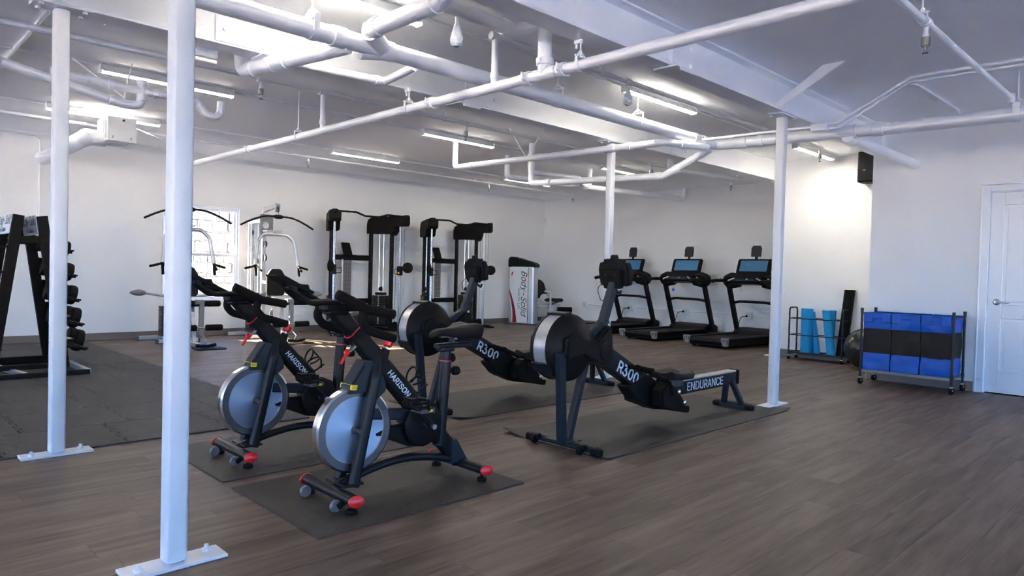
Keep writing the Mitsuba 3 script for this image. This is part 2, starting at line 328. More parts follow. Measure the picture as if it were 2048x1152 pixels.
# outdoors: ground and a retaining wall of big blocks, course by course
struct('ground', bx((4, YB + 8.2, -.25), (40, 16, .3)), 'm_ground', 'ground outside the window')
struct('ground', bx((X0 - 15.2, 3.8, -.25), (30, 31.6, .3)), 'm_ground', 'ground outside the left windows')
struct('ground', bx((2, Y0 - 20.2, -.25), (80, 40, .3)), 'm_ground', 'ground outside the front windows')
rw = struct('retaining_wall', bx((5, 16.6, 1.3), (15.9, .5, 2.6)), 'm_stone', 'pale stone block retaining wall outside the window', 'wall')
random.seed(3)
for c in range(11):
    x = -2.9 + random.random() * .5; z0 = .02 + c * .24
    while x < 12.6:
        w = random.uniform(.22, .48); d = random.uniform(.03, .11)
        if 5.0 < x < 8.4: obj(rw, 'block', bx((x + w / 2, 16.35 - d / 2 + .02, z0 + .12), (w - .014, d + .04, .226), .02), 'm_stone', 30)
        x += w

# door_1 with two recessed panels
d1 = struct('door_1', bx((XD + .045, (DY0 + DY1) / 2, .012 + (DH - .02) / 2), (.03, DY1 - DY0 - .008, DH - .02)), 'm_whitegloss', 'white two panel door with a chrome lever handle')
dx = XD + .03
def stile(y0, y1, z0, z1): return bx((dx - .004, (y0 + y1) / 2, (z0 + z1) / 2), (.014, y1 - y0, z1 - z0), .005)
a, b = DY0 + .004, DY1 - .004
obj(d1, 'stile', stile(b - .125, b, .012, DH - .008), 'm_whitegloss'); obj(d1, 'stile', stile(a, a + .125, .012, DH - .008), 'm_whitegloss')
for z0, z1 in ((DH - .145, DH - .008), (.80, .95), (.012, .25)): obj(d1, 'rail', stile(a + .125, b - .125, z0, z1), 'm_whitegloss')
for z0, z1 in ((.95, DH - .145), (.25, .80)): obj(d1, 'panel', bx((dx - .001, (a + b) / 2, (z0 + z1) / 2), (.008, b - a - .31, z1 - z0 - .06), .003), 'm_whitegloss')
h = obj(d1, 'handle', cat([lathe([(0, 0), (.034, 0), (.034, .006), (.026, .012), (.012, .014), (.012, .05), (0, .05)], (dx - .011, 1.70, .975), (-1, 0, 0), 24), tube([(dx - .055, 1.70, .975), (dx - .062, 1.685, .975), (dx - .062, 1.585, .973)], .010, .01)]), 'm_chrome', label='chrome lever handle')
obj(d1, 'strike_plate', bx((XD + .018, DY1 - .003, .975), (.03, .003, .06)), 'm_steel')
struct('door_light_block', bx((XD + .20, (DY0 + DY1) / 2, 1.2), (.098, 1.6, 2.4)), 'm_subfloor', 'unseen dark slab added to block light under the door')  # added out of sight, keeps outdoor light from leaking under the door
def casing(y0, y1, z0, z1): return cat([bx((XD - .008, (y0 + y1) / 2, (z0 + z1) / 2), (.016, y1 - y0, z1 - z0), .004)])
struct('trim_1', cat([casing(DY1, DY1 + .085, 0, DH + .085), bx((XD - .012, DY1 + .075, (DH + .085) / 2), (.024, .018, DH + .085), .005), casing(DY0 - .085, DY0, 0, DH + .085), casing(DY0, DY1, DH, DH + .085), bx((XD - .012, (DY0 + DY1) / 2, DH + .078), (.024, DY1 - DY0 + .17, .018), .005),
                      bx((XD + .08, DY1 - .002, DH / 2), (.14, .006, DH)), bx((XD + .08, DY0 + .002, DH / 2), (.14, .006, DH)), bx((XD + .08, (DY0 + DY1) / 2, DH - .003), (.14, DY1 - DY0, .008))]), 'm_whitegloss', 'white door casing', smooth=30)

# ---------------- steel beams and columns
def ibeam(y, x0, x1, fw=.18, ft=.018, web=.014):
    return cat([bx(((x0 + x1) / 2, y, BEAM + ft / 2), (x1 - x0, fw, ft), .003), bx(((x0 + x1) / 2, y, CEIL - ft / 2), (x1 - x0, fw, ft), .003), bx(((x0 + x1) / 2, y, (BEAM + CEIL) / 2), (x1 - x0, web, CEIL - BEAM - 2 * ft + .002))])
B1, B2 = 4.89, 2.885
def bolts(pts, y): return [lathe([(0, 0), (.020, 0), (.020, .004), (.012, .005), (.012, .016), (0, .017)], (x, y, z), (0, -1, 0), 12) for x, z in pts]
k1 = struct('beam', cat([ibeam(B1, X0, XM + .1), bx(((X0 + XM) / 2, B1 - .078, (BEAM + CEIL) / 2), (XM - X0 + .2, .012, CEIL - BEAM - .03))]), 'm_white', 'long white boxed steel beam carrying the first row of columns', 'beam', 30)
for xs in (2.05, 4.25, 7.55):
    sp = obj(k1, 'splice_plate', bx((xs, B1 - .089, 2.80), (.42, .012, .27), .003), 'm_white')
    for q in bolts([(xs - .15, 2.75), (xs + .15, 2.75), (xs - .15, 2.86), (xs + .15, 2.86)], B1 - .095): obj(sp, 'bolt', q, 'm_white')
k2 = struct('beam', ibeam(B2, X0, XD), 'm_white', 'white open steel I beam carrying the second row of columns', 'beam', 30)
for xs in (4.62, 2.2):
    sp = obj(k2, 'splice_plate', bx((xs, B2 - .012, 2.80), (.5, .012, .22), .003), 'm_white')
    for q in bolts([(xs - .2, 2.74), (xs + .2, 2.74), (xs - .2, 2.86), (xs + .2, 2.86), (xs, 2.74), (xs, 2.86)], B2 - .018): obj(sp, 'bolt', q, 'm_white')
def clipplate(x, y, root):
    obj(root, 'clip_plate', cat([bx((x, y - .03, BEAM - .010), (.26, .2, .014), .003), bx((x + .02, y - .125, BEAM - .02), (.2, .012, .034), .003)]), 'm_white')
clipplate(2.28, B1 - .02, k1); clipplate(4.06, B1 - .02, k1); clipplate(4.36, B2 - .02, k2)
# flat kicker braces between flange and ceiling
def brace(x, y, sgn): return prism([(0, 0), (.105, 0), (.62, .285), (.44, .285)], .012, (x, y, BEAM + .012), (0, sgn, 0), (0, 0, 1))
for i, (x, y, sg, lab) in enumerate(((5.9, B2 - .04, -1, 'flat white brace plate slanting up from the open beam by the near right column'), (1.25, B1 + .06, 1, 'white brace plate showing as a small triangle behind the boxed beam near the left column'), (5.72, B1 + .06, 1, 'white brace plate showing as a small triangle behind the boxed beam near the middle column'))):
    one('brace_plate', brace(x, y, sg), 'm_white', lab, 'brace plate', smooth=False)

CG = 'square steel columns under the beams'
def column(x, y, lab, s=.080, full=True):
    t = thing('column', lab, 'column', CG)
    top = BEAM - .016
    obj(t, 'shaft', bx((x, y, (top + .014) / 2), (s, s, top - .014), .012), 'm_white_dimmed', 50)
    bp = obj(t, 'base_plate', bx((x, y, .007), (.37, .125, .014), .003), 'm_white_dimmed')
    tp = obj(t, 'cap_plate', bx((x, y, BEAM - .008), (.30, .14, .015), .003), 'm_white_dimmed')
    for dx in (-.13, .13): obj(bp, 'anchor_bolt', lathe([(0, 0), (.017, 0), (.017, .013), (.009, .014), (.009, .026), (0, .027)], (x + dx, y + .02 * (1 if dx > 0 else -1), .014), (0, 0, 1), 6), 'm_white_dimmed')
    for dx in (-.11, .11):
        for dy in (-.05, .05): obj(tp, 'bolt', lathe([(0, 0), (.014, 0), (.014, .014), (0, .015)], (x + dx, y + dy, BEAM - .016), (0, 0, -1), 6), 'm_white_dimmed')
    return t
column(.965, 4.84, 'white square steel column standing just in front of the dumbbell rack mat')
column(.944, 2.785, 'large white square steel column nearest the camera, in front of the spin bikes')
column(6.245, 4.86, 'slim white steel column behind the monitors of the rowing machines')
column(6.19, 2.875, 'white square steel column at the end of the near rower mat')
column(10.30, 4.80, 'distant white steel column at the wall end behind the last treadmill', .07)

# ================================================================ LIGHTS
LEN = 1.19
housing = mikit.ply(cat([bx((0, 0, .030), (LEN, .078, .062), .008), bx((0, 0, .064), (LEN - .1, .05, .014))]), 'm_white_plastic', smooth=30)
endcap = [mikit.ply(bx((s * (LEN / 2 + .006), 0, .022), (.014, .084, .080), .006), 'm_white_plastic', smooth=30) for s in (-1, 1)]
_l = [(-.030, .012), (-.030, -.006), (-.022, -.014), (0, -.017), (.022, -.014), (.030, -.006), (.030, .012)]
_v = np.array([[x, y, z] for x in (-LEN / 2 + .004, LEN / 2 - .004) for y, z in _l]); n_ = len(_l)
_q = np.array([[i, i + 1, n_ + i + 1, n_ + i] for i in range(n_ - 1)])
_m = trimesh.Trimesh(_v, np.vstack([_q[:, [0, 1, 2]], _q[:, [0, 2, 3]]]), process=False)
if _m.face_normals[:, 2].sum() > 0: _m.invert()
lens = {**mikit.ply(_m, 'm_white_plastic'), 'emitter': {'type': 'area', 'radiance': {'type': 'rgb', 'value': list(LAMP)}}}
LZ = 2.880
for x, y, lab in ((2.33, 7.15, 'lit LED strip light above the P trap pipe, partly behind the big column'), (2.33, 9.38, 'lit LED strip light behind the white heater box'),
                  (5.93, 7.14, 'lit LED strip light just above the upright pipe drop in mid room'), (5.93, 9.38, 'lit LED strip light near the back wall above the first cable machine'),
                  (9.46, 9.35, 'small distant lit LED strip light above the leg machine'), (9.46, 7.08, 'lit LED strip light on the ceiling above the treadmills'),
                  (5.88, 3.97, 'lit LED strip light between the two steel beams, in the middle of the bay'), (9.55, 3.97, 'lit LED strip light between the beams near the black speaker'),
                  (2.35, 4.02, 'lit LED strip light between the beams at the top edge, above the big pipe joint')):
    t = thing('ceiling_light', lab, 'ceiling light', 'LED strip lights on the ceiling', M4((x, y, LZ)))
    obj(t, 'housing', housing, ''); obj(t, 'lens', lens, '', label='glowing lens')
    for e in endcap: obj(t, 'end_cap', e, '')

# ================================================================ PIPES
def ring(p, d, r, L=.08, flare=.0):
    p, d = np.asarray(p, float), unit(d)
    return lathe([(0, 0), (r - .004, 0), (r, .004), (r, L - .004), (r - .004, L), (0, L)], p - d * L / 2, d, 28)
def pipe(name, lab, runs, rings=(), m='m_white', cat_='pipe', group=None):
    """runs: (points, radius, bend radius); rings: (point, direction, radius, length)"""
    t = thing(name, lab, cat_, group)
    for pts, r, R in runs: obj(t, 'run', tube(pts, r, R, 22), m, 40)
    for p, d, r, L in rings: obj(t, 'coupling', ring(p, d, r, L), m, 40)
    return t
MY, MZ, RX = 4.05, 2.642, 7.1
main = pipe('drain_pipe', 'large white drain pipe running between the beams and turning towards the right wall', [([(-1.5, MY, MZ), (RX, MY, MZ), (RX, 1.9, 2.592), (RX, -2.5, 2.57)], .059, .16)],
     [((2.33, MY, MZ), (1, 0, 0), .067, .10), ((2.70, MY, MZ), (1, 0, 0), .067, .10), ((6.62, MY, MZ), (1, 0, 0), .066, .09), ((6.80, MY, MZ), (1, 0, 0), .066, .07), ((RX, 3.72, 2.635), (0, 1, 0), .067, .1), ((RX, 3.52, 2.63), (0, 1, 0), .066, .07), ((RX, 2.62, 2.61), (0, 1, 0), .067, .16), ((RX, 2.35, 2.603), (0, 1, 0), .066, .10)])
obj(main, 'wye_branch', cat([tube([(2.68, MY, MZ), (2.5, 3.93, 2.69)], .060, 0, 22), tube([(2.72, MY, MZ), (2.52, 4.1, MZ - .03)], .060, 0, 22), sph((2.52, 3.95, 2.70), .066, 3)]), 'm_white', 40)
pipe('drain_branch', 'thick white branch pipe rising from the big pipe joint at the top edge', [([(2.5, 3.95, 2.705), (2.5, 3.14, 2.70), (2.5, 3.14, 2.95)], .055, .09)], [((2.5, 3.86, 2.705), (0, 1, 0), .063, .07), ((2.5, 3.28, 2.70), (0, 1, 0), .063, .08)])
pipe('drain_branch', 'white drain pipe passing under the boxed beam and bending up, left of the big joint', [([(2.42, MY + .02, MZ - .03), (2.33, 4.22, 2.584), (2.16, 5.12, 2.580), (2.16, 5.12, 2.95)], .053, .09)],
     [((2.225, 4.78, 2.581), (-.19, .98, 0), .060, .09), ((2.25, 4.62, 2.581), (-.19, .98, 0), .058, .05), ((2.18, 4.98, 2.581), (-.19, .98, 0), .060, .05)])
pipe('drain_branch', 'thin white pipe in front of the boxed beam bending up to the big pipe', [([(2.28, 4.58, 2.572), (3.05, 4.58, 2.60), (3.02, 4.16, 2.625)], .030, .05)], [((2.98, 4.58, 2.598), (1, 0, 0), .036, .05)])
pipe('drain_pipe', 'white pipe with an upright drop, crossing in front of the middle column', [([(6.10, 7.42, 2.95), (6.10, 7.42, 2.575), (6.10, 7.2, 2.572), (6.10, 4.05, 2.53), (6.42, 3.98, 2.535), (6.85, 4.02, 2.58)], .038, .06)],
     [((6.10, 7.08, 2.571), (0, 1, 0), .045, .06), ((6.10, 4.72, 2.54), (0, 1, 0), .045, .07), ((6.10, 4.50, 2.537), (0, 1, 0), .045, .05), ((6.32, 4.0, 2.533), (1, -.2, 0), .044, .06)])
pipe('drain_pipe', 'lower white pipe running from an upright drop to the elbow under the big pipe', [([(6.94, 6.78, 2.95), (6.94, 6.78, 2.40), (6.97, 6.5, 2.395), (6.99, 4.66, 2.335), (7.02, 4.08, 2.59)], .043, .06)],
     [((6.945, 6.45, 2.393), (0, 1, 0), .050, .06), ((6.99, 4.74, 2.34), (0, 1, 0), .051, .06), ((7.0, 4.5, 2.405), (0, -.9, .4), .051, .06)])
pipe('drain_pipe', 'short white pipe with a U bend above the far end of the lower pipe', [([(7.75, 7.6, 2.95), (7.75, 7.6, 2.72), (8.95, 7.6, 2.76), (9.02, 7.6, 2.66), (9.2, 7.6, 2.66), (9.2, 7.6, 2.95)], .042, .10)], [((8.5, 7.6, 2.745), (1, 0, 0), .049, .06), ((8.75, 7.6, 2.753), (1, 0, 0), .049, .05)])
pipe('drain_pipe', 'long white pipe running to the far wall above the treadmills', [([(7.4, 7.74, 2.95), (7.4, 7.74, 2.62), (12.30, 7.72, 2.735), (12.33, 7.70, 2.95)], .046, .07)], [((8.3, 7.72, 2.64), (1, 0, 0), .052, .06), ((12.1, 7.72, 2.73), (1, 0, 0), .052, .06)])
pipe('drain_pipe', 'white pipe with an upturned end beyond the boxed beam, right of the elbow', [([(8.56, 5.6, 2.95), (8.56, 5.6, 2.70), (10.56, 5.6, 2.775), (10.56, 5.6, 2.95)], .040, .06)], [((10.4, 5.6, 2.77), (1, 0, 0), .047, .06)])
pipe('drain_pipe', 'white pipe running from the big pipe into the door wall', [([(7.06, 2.62, 2.56), (8.84, 2.52, 2.505)], .055, .0)], [((7.2, 2.612, 2.556), (1, -.05, 0), .062, .10)])
pipe('drain_pipe', 'grey white pipe sloping down to a tee at upper left', [([(-.6, 5.65, 2.78), (.885, 6.35, 2.61), (1.70, 6.35, 2.452), (1.83, 6.35, 2.46), (1.85, 6.35, 2.56)], .036, .06)], [((1.845, 6.35, 2.53), (0, 0, 1), .043, .06), ((1.62, 6.35, 2.468), (1, 0, -.15), .041, .04)])
pipe('drain_pipe', 'white pipe with a tee and a P trap under the first LED light', [([(1.20, 6.36, 2.615), (1.85, 6.36, 2.585), (2.29, 6.36, 2.583), (2.35, 6.36, 2.50), (2.38, 6.36, 2.475), (2.46, 6.36, 2.475), (2.50, 6.36, 2.52), (2.50, 6.36, 2.62)], .034, .05), ([(1.85, 6.36, 2.53), (1.85, 6.36, 2.66)], .036, 0)],
     [((1.62, 6.36, 2.595), (1, 0, 0), .041, .05), ((1.95, 6.36, 2.584), (1, 0, 0), .041, .04), ((1.45, 6.36, 2.603), (1, 0, 0), .040, .03), ((2.27, 6.36, 2.583), (1, 0, 0), .040, .03), ((1.85, 6.36, 2.655), (0, 0, 1), .042, .03)])
# sprinkler mains
SX, SZ = 3.42, 2.488
spm = pipe('sprinkler_main', 'long white sprinkler main crossing the whole ceiling under both beams', [([(SX, 10.1, 2.872), (SX, 10.1, SZ), (SX, -1.2, SZ)], .0365, .06)],
     [((SX, y, SZ), (0, 1, 0), .048, .055) for y in (7.84, 4.47, 3.40, 3.08)] + [((SX, 3.24, SZ), (0, 1, 0), .042, .22)])
for y in (7.84, 4.47, 3.40, 3.08):
    for s in (-1, 1): obj(spm, 'coupling_bolt', cat([bx((SX + s * .058, y, SZ), (.026, .024, .034), .005), rod((SX + s * .060, y, SZ - .035), (SX + s * .060, y, SZ + .035), .007, 8)]), 'm_white')
obj(spm, 'riser', cat([tube([(SX, 6.2, SZ), (SX, 6.2, 2.86)], .024), ring((SX, 6.2, 2.57), (0, 0, 1), .030, .05)]), 'm_white', 40)
obj(spm, 'riser', cat([tube([(SX, 3.74, SZ), (SX, 3.74, 2.85)], .024), ring((SX, 3.74, 2.57), (0, 0, 1), .030, .05)]), 'm_white', 40)
obj(spm, 'riser', cat([tube([(SX, 3.24, SZ), (SX - .01, 3.24, 2.80)], .048), ring((SX, 3.24, 2.57), (0, 0, 1), .060, .05), rod((SX - .07, 3.24, 2.57), (SX + .07, 3.24, 2.57), .02, 10)]), 'm_white', 40)
pipe('sprinkler_branch', 'white feed pipe joining the riser near the open beam', [([(2.62, 3.42, 2.79), (3.30, 3.42, 2.79), (SX, 3.26, 2.82), (SX, 3.26, 2.95)], .046, .06)], [((3.22, 3.42, 2.79), (1, 0, 0), .054, .06)])
pipe('sprinkler_branch', 'white sprinkler branch pipe behind the boxed beam', [([(X0 + .1, 6.2, 2.858), (9.2, 6.2, 2.868)], .022, 0)], [((2.797, 6.2, 2.858), (1, 0, 0), .029, .07), ((3.42, 6.2, 2.859), (1, 0, 0), .030, .09), ((5.247, 6.2, 2.86), (1, 0, 0), .029, .07), ((8.97, 6.2, 2.867), (1, 0, 0), .029, .06)])
pipe('sprinkler_branch', 'white sprinkler branch pipe along the back of the room', [([(X0 + .1, 10.1, 2.872), (11.70, 10.1, 2.90)], .019, 0)], [((5.34, 10.1, 2.885), (1, 0, 0), .026, .06), ((9.17, 10.1, 2.893), (1, 0, 0), .026, .06), ((11.67, 10.1, 2.9), (1, 0, 0), .026, .06)])
pipe('sprinkler_branch', 'white sprinkler branch pipe between the two beams', [([(SX, 3.74, 2.85), (9.2, 3.74, 2.878)], .022, 0)], [((SX, 3.74, 2.85), (1, 0, 0), .030, .09), ((5.02, 3.74, 2.858), (1, 0, 0), .030, .07), ((9.17, 3.74, 2.878), (1, 0, 0), .028, .06)])
pipe('sprinkler_branch', 'white sprinkler branch pipe crossing the grey ceiling at upper right', [([(SX, 1.3, 2.70), (7.02, 1.3, 2.712)], .021, 0)], [((4.66, 1.3, 2.704), (1, 0, 0), .030, .07), ((7.0, 1.3, 2.705), (0, 0, 1), .028, .08)])
HG = 'sprinkler heads on the pipes'
def sprinkler(x, y, z, lab, bag=False, up=.05, group=HG, big=1.0):
    t = thing('fire_sprinkler', lab, 'sprinkler head', group)
    obj(t, 'drop', lathe([(0, 0), (.013, 0), (.013, up), (.019, up), (.019, up + .022), (0, up + .022)], (x, y, z), (0, 0, -1), 16), 'm_white', 40)
    zz = z - up - .02
    if bag:
        P = []; rng = np.random.RandomState(int(x * 100))
        for i in range(9):
            for j in range(14):
                a = j / 14 * 2 * np.pi; rr = (.018 + .020 * math.sin(min(1, i / 5.) * 1.5)) * (1 + .28 * (rng.rand() - .5)) * (1 if i < 8 else .55)
                P.append((x + rr * math.cos(a), y + rr * math.sin(a), zz + .01 - i * .0155 + .006 * (rng.rand() - .5)))
        F = [(i * 14 + j, i * 14 + (j + 1) % 14, (i + 1) * 14 + (j + 1) % 14, (i + 1) * 14 + j) for i in range(8) for j in range(14)]
        obj(t, 'paint_bag', (np.array(P), np.array(F)), 'm_white', False, label='crumpled white painter bag')
    else:
        obj(t, 'fitting', lathe([(0, 0), (.024, 0), (.024, .052), (.020, .056), (0, .056)], (x, y, zz), (0, 0, -1), 18), 'm_brass', 40, label='bare metal fitting')
        obj(t, 'frame', cat([tube([(x - .012, y, zz - .055), (x - .013, y, zz - .072), (x, y, zz - .092)], .0028, 0, 6), tube([(x + .012, y, zz - .055), (x + .013, y, zz - .072), (x, y, zz - .092)], .0028, 0, 6), rod((x, y, zz - .055), (x, y, zz - .088), .003, 8)]), 'm_brass')
        obj(t, 'deflector', lathe([(0, 0), (.016, 0), (.017, .003), (0, .004)], (x, y, zz - .091), (0, 0, -1), 14), 'm_darkgrey')
sprinkler(2.797, 6.2, 2.84, 'sprinkler head hanging left of the sprinkler main, near the drain elbow')
sprinkler(5.247, 6.2, 2.842, 'sprinkler head hanging in front of the middle LED light')
sprinkler(8.97, 6.2, 2.85, 'sprinkler head hanging right of the middle column by an LED light')
sprinkler(5.34, 10.1, 2.87, 'small distant sprinkler head nearest the window on the back branch', up=.03)
sprinkler(9.17, 10.1, 2.88, 'small distant sprinkler head in the middle of the back branch', up=.03)
sprinkler(11.67, 10.1, 2.885, 'small distant sprinkler head at the far corner end of the back branch', up=.03)
sprinkler(11.42, 6.2, 2.86, 'sprinkler head near the far wall above the last treadmill', up=.03)
one('sprinkler_branch', cat([tube([(9.2, 6.2, 2.868), (11.45, 6.2, 2.868)], .018)]), 'm_white', 'short white sprinkler pipe end above the treadmills', 'pipe')
sprinkler(4.66, 1.3, 2.686, 'dark sprinkler head on the grey ceiling at upper right')
sprinkler(9.17, 3.74, 2.86, 'sprinkler head against the LED light near the black speaker')
sprinkler(5.02, 3.74, 2.84, 'sprinkler head wrapped in a white bag in front of the bay LED light', True)
sprinkler(2.80, 3.42, 2.745, 'sprinkler head wrapped in a crumpled white bag at the top edge', True)

# hangers
PG = 'steel hangers of the pipes'
def clevis(name, p, d, r, lab, top=CEIL, w=.026, drop=.0):
    """strap round a pipe at p running along d, with a yoke and a rod up to top"""
    x, y, z = p; d = unit(V(d[0], d[1], 0)); s = V(-d[1], d[0], 0); t = thing(name, lab, 'pipe hanger', PG)
    R = r + .005; h = R * 1.9
    path = [V(x, y, z) + s * (R * math.cos(a)) + V(0, 0, R * math.sin(a)) for a in np.linspace(math.pi, 2 * math.pi, 15)]
    path = [V(x, y, z + h) - s * .012, V(x, y, z + h * .72) - s * R] + path + [V(x, y, z + h * .72) + s * R, V(x, y, z + h) + s * .012]
    obj(t, 'strap', sweep(path, [(-w / 2, -.0022), (w / 2, -.0022), (w / 2, .0022), (-w / 2, .0022)], hint=s if abs(s[0]) < .9 else (0, 0, 1)), 'm_white', False)
    obj(t, 'hanger_rod', cat([rod((x, y, z + h - .03), (x, y, top), .0055, 8), rod((x, y, z + h - .012), (x, y, z + h + .012), .013, 6)]), 'm_white', 40)
    obj(t, 'cross_bolt', rod(V(x, y, z + h * .72) - s * (R + .012), V(x, y, z + h * .72) + s * (R + .012), .006, 8), 'm_white', 40)
    if top < CEIL - .01: obj(t, 'beam_clamp', cat([bx((x, y + .02, top - .004), (.03, .06, .036), .006), rod((x, y + .035, top - .05), (x, y + .035, top), .008, 8)]), 'm_white')
    return t
clevis('pipe_hanger', (2.15, MY, MZ), (1, 0), .059, 'wide strap hanger round the big drain pipe at upper left', w=.04)
clevis('pipe_hanger', (4.44, MY, MZ), (1, 0), .059, 'thin strap hanger round the big drain pipe just behind the sprinkler main', w=.022)
clevis('pipe_hanger', (5.60, MY, MZ), (1, 0), .059, 'thin strap hanger round the big drain pipe under the bay LED light', w=.022)
clevis('pipe_hanger', (RX, 1.27, 2.585), (0, 1), .059, 'wide strap hanger round the drain pipe at the right edge', w=.05)
clevis('pipe_hanger', (SX, 4.78, SZ), (0, 1), .0365, 'clamp hanger holding the sprinkler main below the boxed beam', top=BEAM, w=.02)
clevis('pipe_hanger', (SX, 2.93, SZ), (0, 1), .0365, 'clamp hanger holding the sprinkler main below the open beam', top=BEAM, w=.02)
clevis('pipe_hanger', (SX, 6.69, SZ), (0, 1), .0365, 'long thin rod hanger of the sprinkler main beside the upright riser', w=.02)
one('pipe_hanger', tube([(6.02, 6.28, 2.95), (6.08, 6.06, 2.60), (6.10, 6.05, 2.522), (6.14, 6.05, 2.555), (6.12, 6.04, 2.60), (6.22, 5.86, 2.95)], .007, .01, 6), 'm_white', 'V shaped wire hanger on the pipe left of the middle column', 'pipe hanger', PG)
for x, y, z, r, lab in ((4.95, 6.2, 2.86, .022, 'small ring hanger left of the middle sprinkler head'), (4.62, 3.74, 2.856, .022, 'small ring hanger on the bay sprinkler pipe'), (4.58, 1.3, 2.704, .021, 'ring hanger beside the sprinkler head at upper right'), (8.8, 10.1, 2.892, .019, 'tiny ring hanger on the back sprinkler pipe'), (11.3, 10.1, 2.9, .019, 'tiny ring hanger near the far end of the back sprinkler pipe')):
    clevis('pipe_hanger', (x, y, z), (1, 0), r, lab, w=.016)
for pts, lab in (([(1.50, 7.1, 2.93), (1.72, 6.35, 2.5)], 'thin wire holding the sloping pipe at upper left'), ([(1.92, 6.9, 2.93), (1.70, 6.32, 2.49), (1.62, 6.36, 2.43)], 'plumber strap holding the sloping pipe under the first LED light')):
    one('pipe_hanger', tube(pts, .006, .03, 6), 'm_white', lab, 'pipe hanger', PG)

# conduits
def conduit(lab, pts, r=.012, R=.08, saddles=()):
    t = thing('conduit', lab, 'conduit'); obj(t, 'tube', tube(pts, r, R, 10), 'm_white', 40)
    for p in saddles: obj(t, 'saddle_clip', bx(p, (.03, .05, .014), .004), 'm_white')
    return t
CZ = CEIL - .018
for y, xs, lab in ((7.15, (X0 + .2, 8.86), 'straight white conduit feeding the row of LED lights nearest the boxed beam'), (9.38, (X0 + .2, 8.86), 'straight white conduit feeding the back row of LED lights'), (3.97, (2.95, 8.95), 'straight white conduit feeding the LED lights between the beams')):
    conduit(lab, [(xs[0], y + .05, CZ), (xs[1], y + .05, CZ)], saddles=[(x, y + .05, CZ + .004) for x in np.arange(xs[0] + .5, xs[1], 1.4)])
conduit('upper bent white conduit of the pair crossing the grey ceiling', [(6.71, 2.70, 2.625), (6.71, 2.58, 2.63), (6.70, 1.98, CZ), (6.69, 1.78, CZ), (6.72, -4, CZ)], .016, .14)
conduit('lower bent white conduit of the pair crossing the grey ceiling', [(6.75, 2.70, 2.59), (6.75, 2.58, 2.595), (6.74, 2.0, CZ - .026), (6.73, 1.80, CZ - .03), (6.76, -4, CZ - .03)], .013, .14)
conduit('single white conduit branching off down to the right on the grey ceiling', [(6.85, 2.06, CZ), (6.95, 1.99, CZ), (8.2, 1.97, CZ), (8.32, 1.97, CZ - .05)], R=.06)
conduit('white conduit running along the top of the drain pipe to the junction box', [(6.64, 3.95, 2.622), (6.67, 3.6, 2.622), (6.70, 2.82, 2.618)], .016, .1)
t = thing('junction_box', 'white junction box above the drain pipe behind the near right column', 'junction box')
obj(t, 'box', bx((6.71, 2.745, 2.605), (.075, .15, .07), .006), 'm_white'); obj(t, 'cover', bx((6.67, 2.745, 2.605), (.006, .14, .064), .002), 'm_white')
obj(t, 'bracket', bx((6.72, 2.80, 2.645), (.03, .05, .02), .004), 'm_white'); obj(t, 'strap', bx((6.71, 2.69, 2.645), (.012, .012, .04)), 'm_white')
conduit('white conduit bending down the back wall left of the dumbbell rack column', [(X0 + .3, YB - .014, 2.915), (2.03, YB - .014, 2.90), (2.08, YB - .014, 2.84), (2.08, YB - .014, .45)], .014, .06)
conduit('thin white tube under the ceiling at the far left', [(1.10, 11.3, CZ), (1.10, 5.1, CZ)], .016)
conduit('grey white tube crossing the ceiling at the upper left corner', [(X0 + .2, 5.6, 2.70), (2.0, 5.6, 2.70)], .024)
conduit('white tube running to the heater box along the back', [(X0 + .2, 9.9, 2.845), (2.25, 9.9, 2.86)], .020)
conduit('thin white wall conduit linking the outlets behind the treadmills', [(XW - .010, 10.2, .480), (XW - .010, 5.2, .466)], .009)
# wall outlets
OG = 'power outlets behind the treadmills'
for y, z, c in ((10.28, .485, 0), (9.00, .474, 1), (7.65, .474, 1), (6.28, .466, 1)):
    t = thing('wall_outlet', 'white surface power outlet ' + ('with a black plug' if c else 'on the far wall beside the leg machine, nothing plugged in') + {9.0: ' behind the farthest treadmill', 7.65: ' behind the middle treadmill', 6.28: ' behind the nearest treadmill'}.get(y, ''), 'outlet', OG)
    obj(t, 'box', bx((XW - .024, y, z), (.046, .13, .13), .006), 'm_white_plastic'); obj(t, 'face_plate', bx((XW - .050, y, z), (.006, .125, .125), .003), 'm_white_plastic')
    for s in (-1, 1): obj(t, 'socket', bx((XW - .054, y + s * .028, z), (.004, .034, .07), .001), 'm_beige')
    if c:
        one('power_cord', cat([bx((XW - .07, y + .02, z - .01), (.035, .035, .04), .008), tube([(XW - .085, y + .02, z - .01), (XW - .16, y + .09, z - .03), (XW - .16, y + .14, z - .2), (XW - .12, y + .13, z - .35), (XW - .2, y + .1, .03)], .007, .06, 8)]), 'm_black', 'black power cord plugged in behind the ' + {9.0: 'farthest', 7.65: 'middle', 6.28: 'nearest'}[y] + ' treadmill', 'cord', 'treadmill power cords')
one('motion_sensor', cat([bx((XW - .03, YB - .05, 2.46), (.05, .05, .12), .012)]), 'm_white_plastic', 'small white motion sensor high in the far corner', 'sensor', smooth=40)

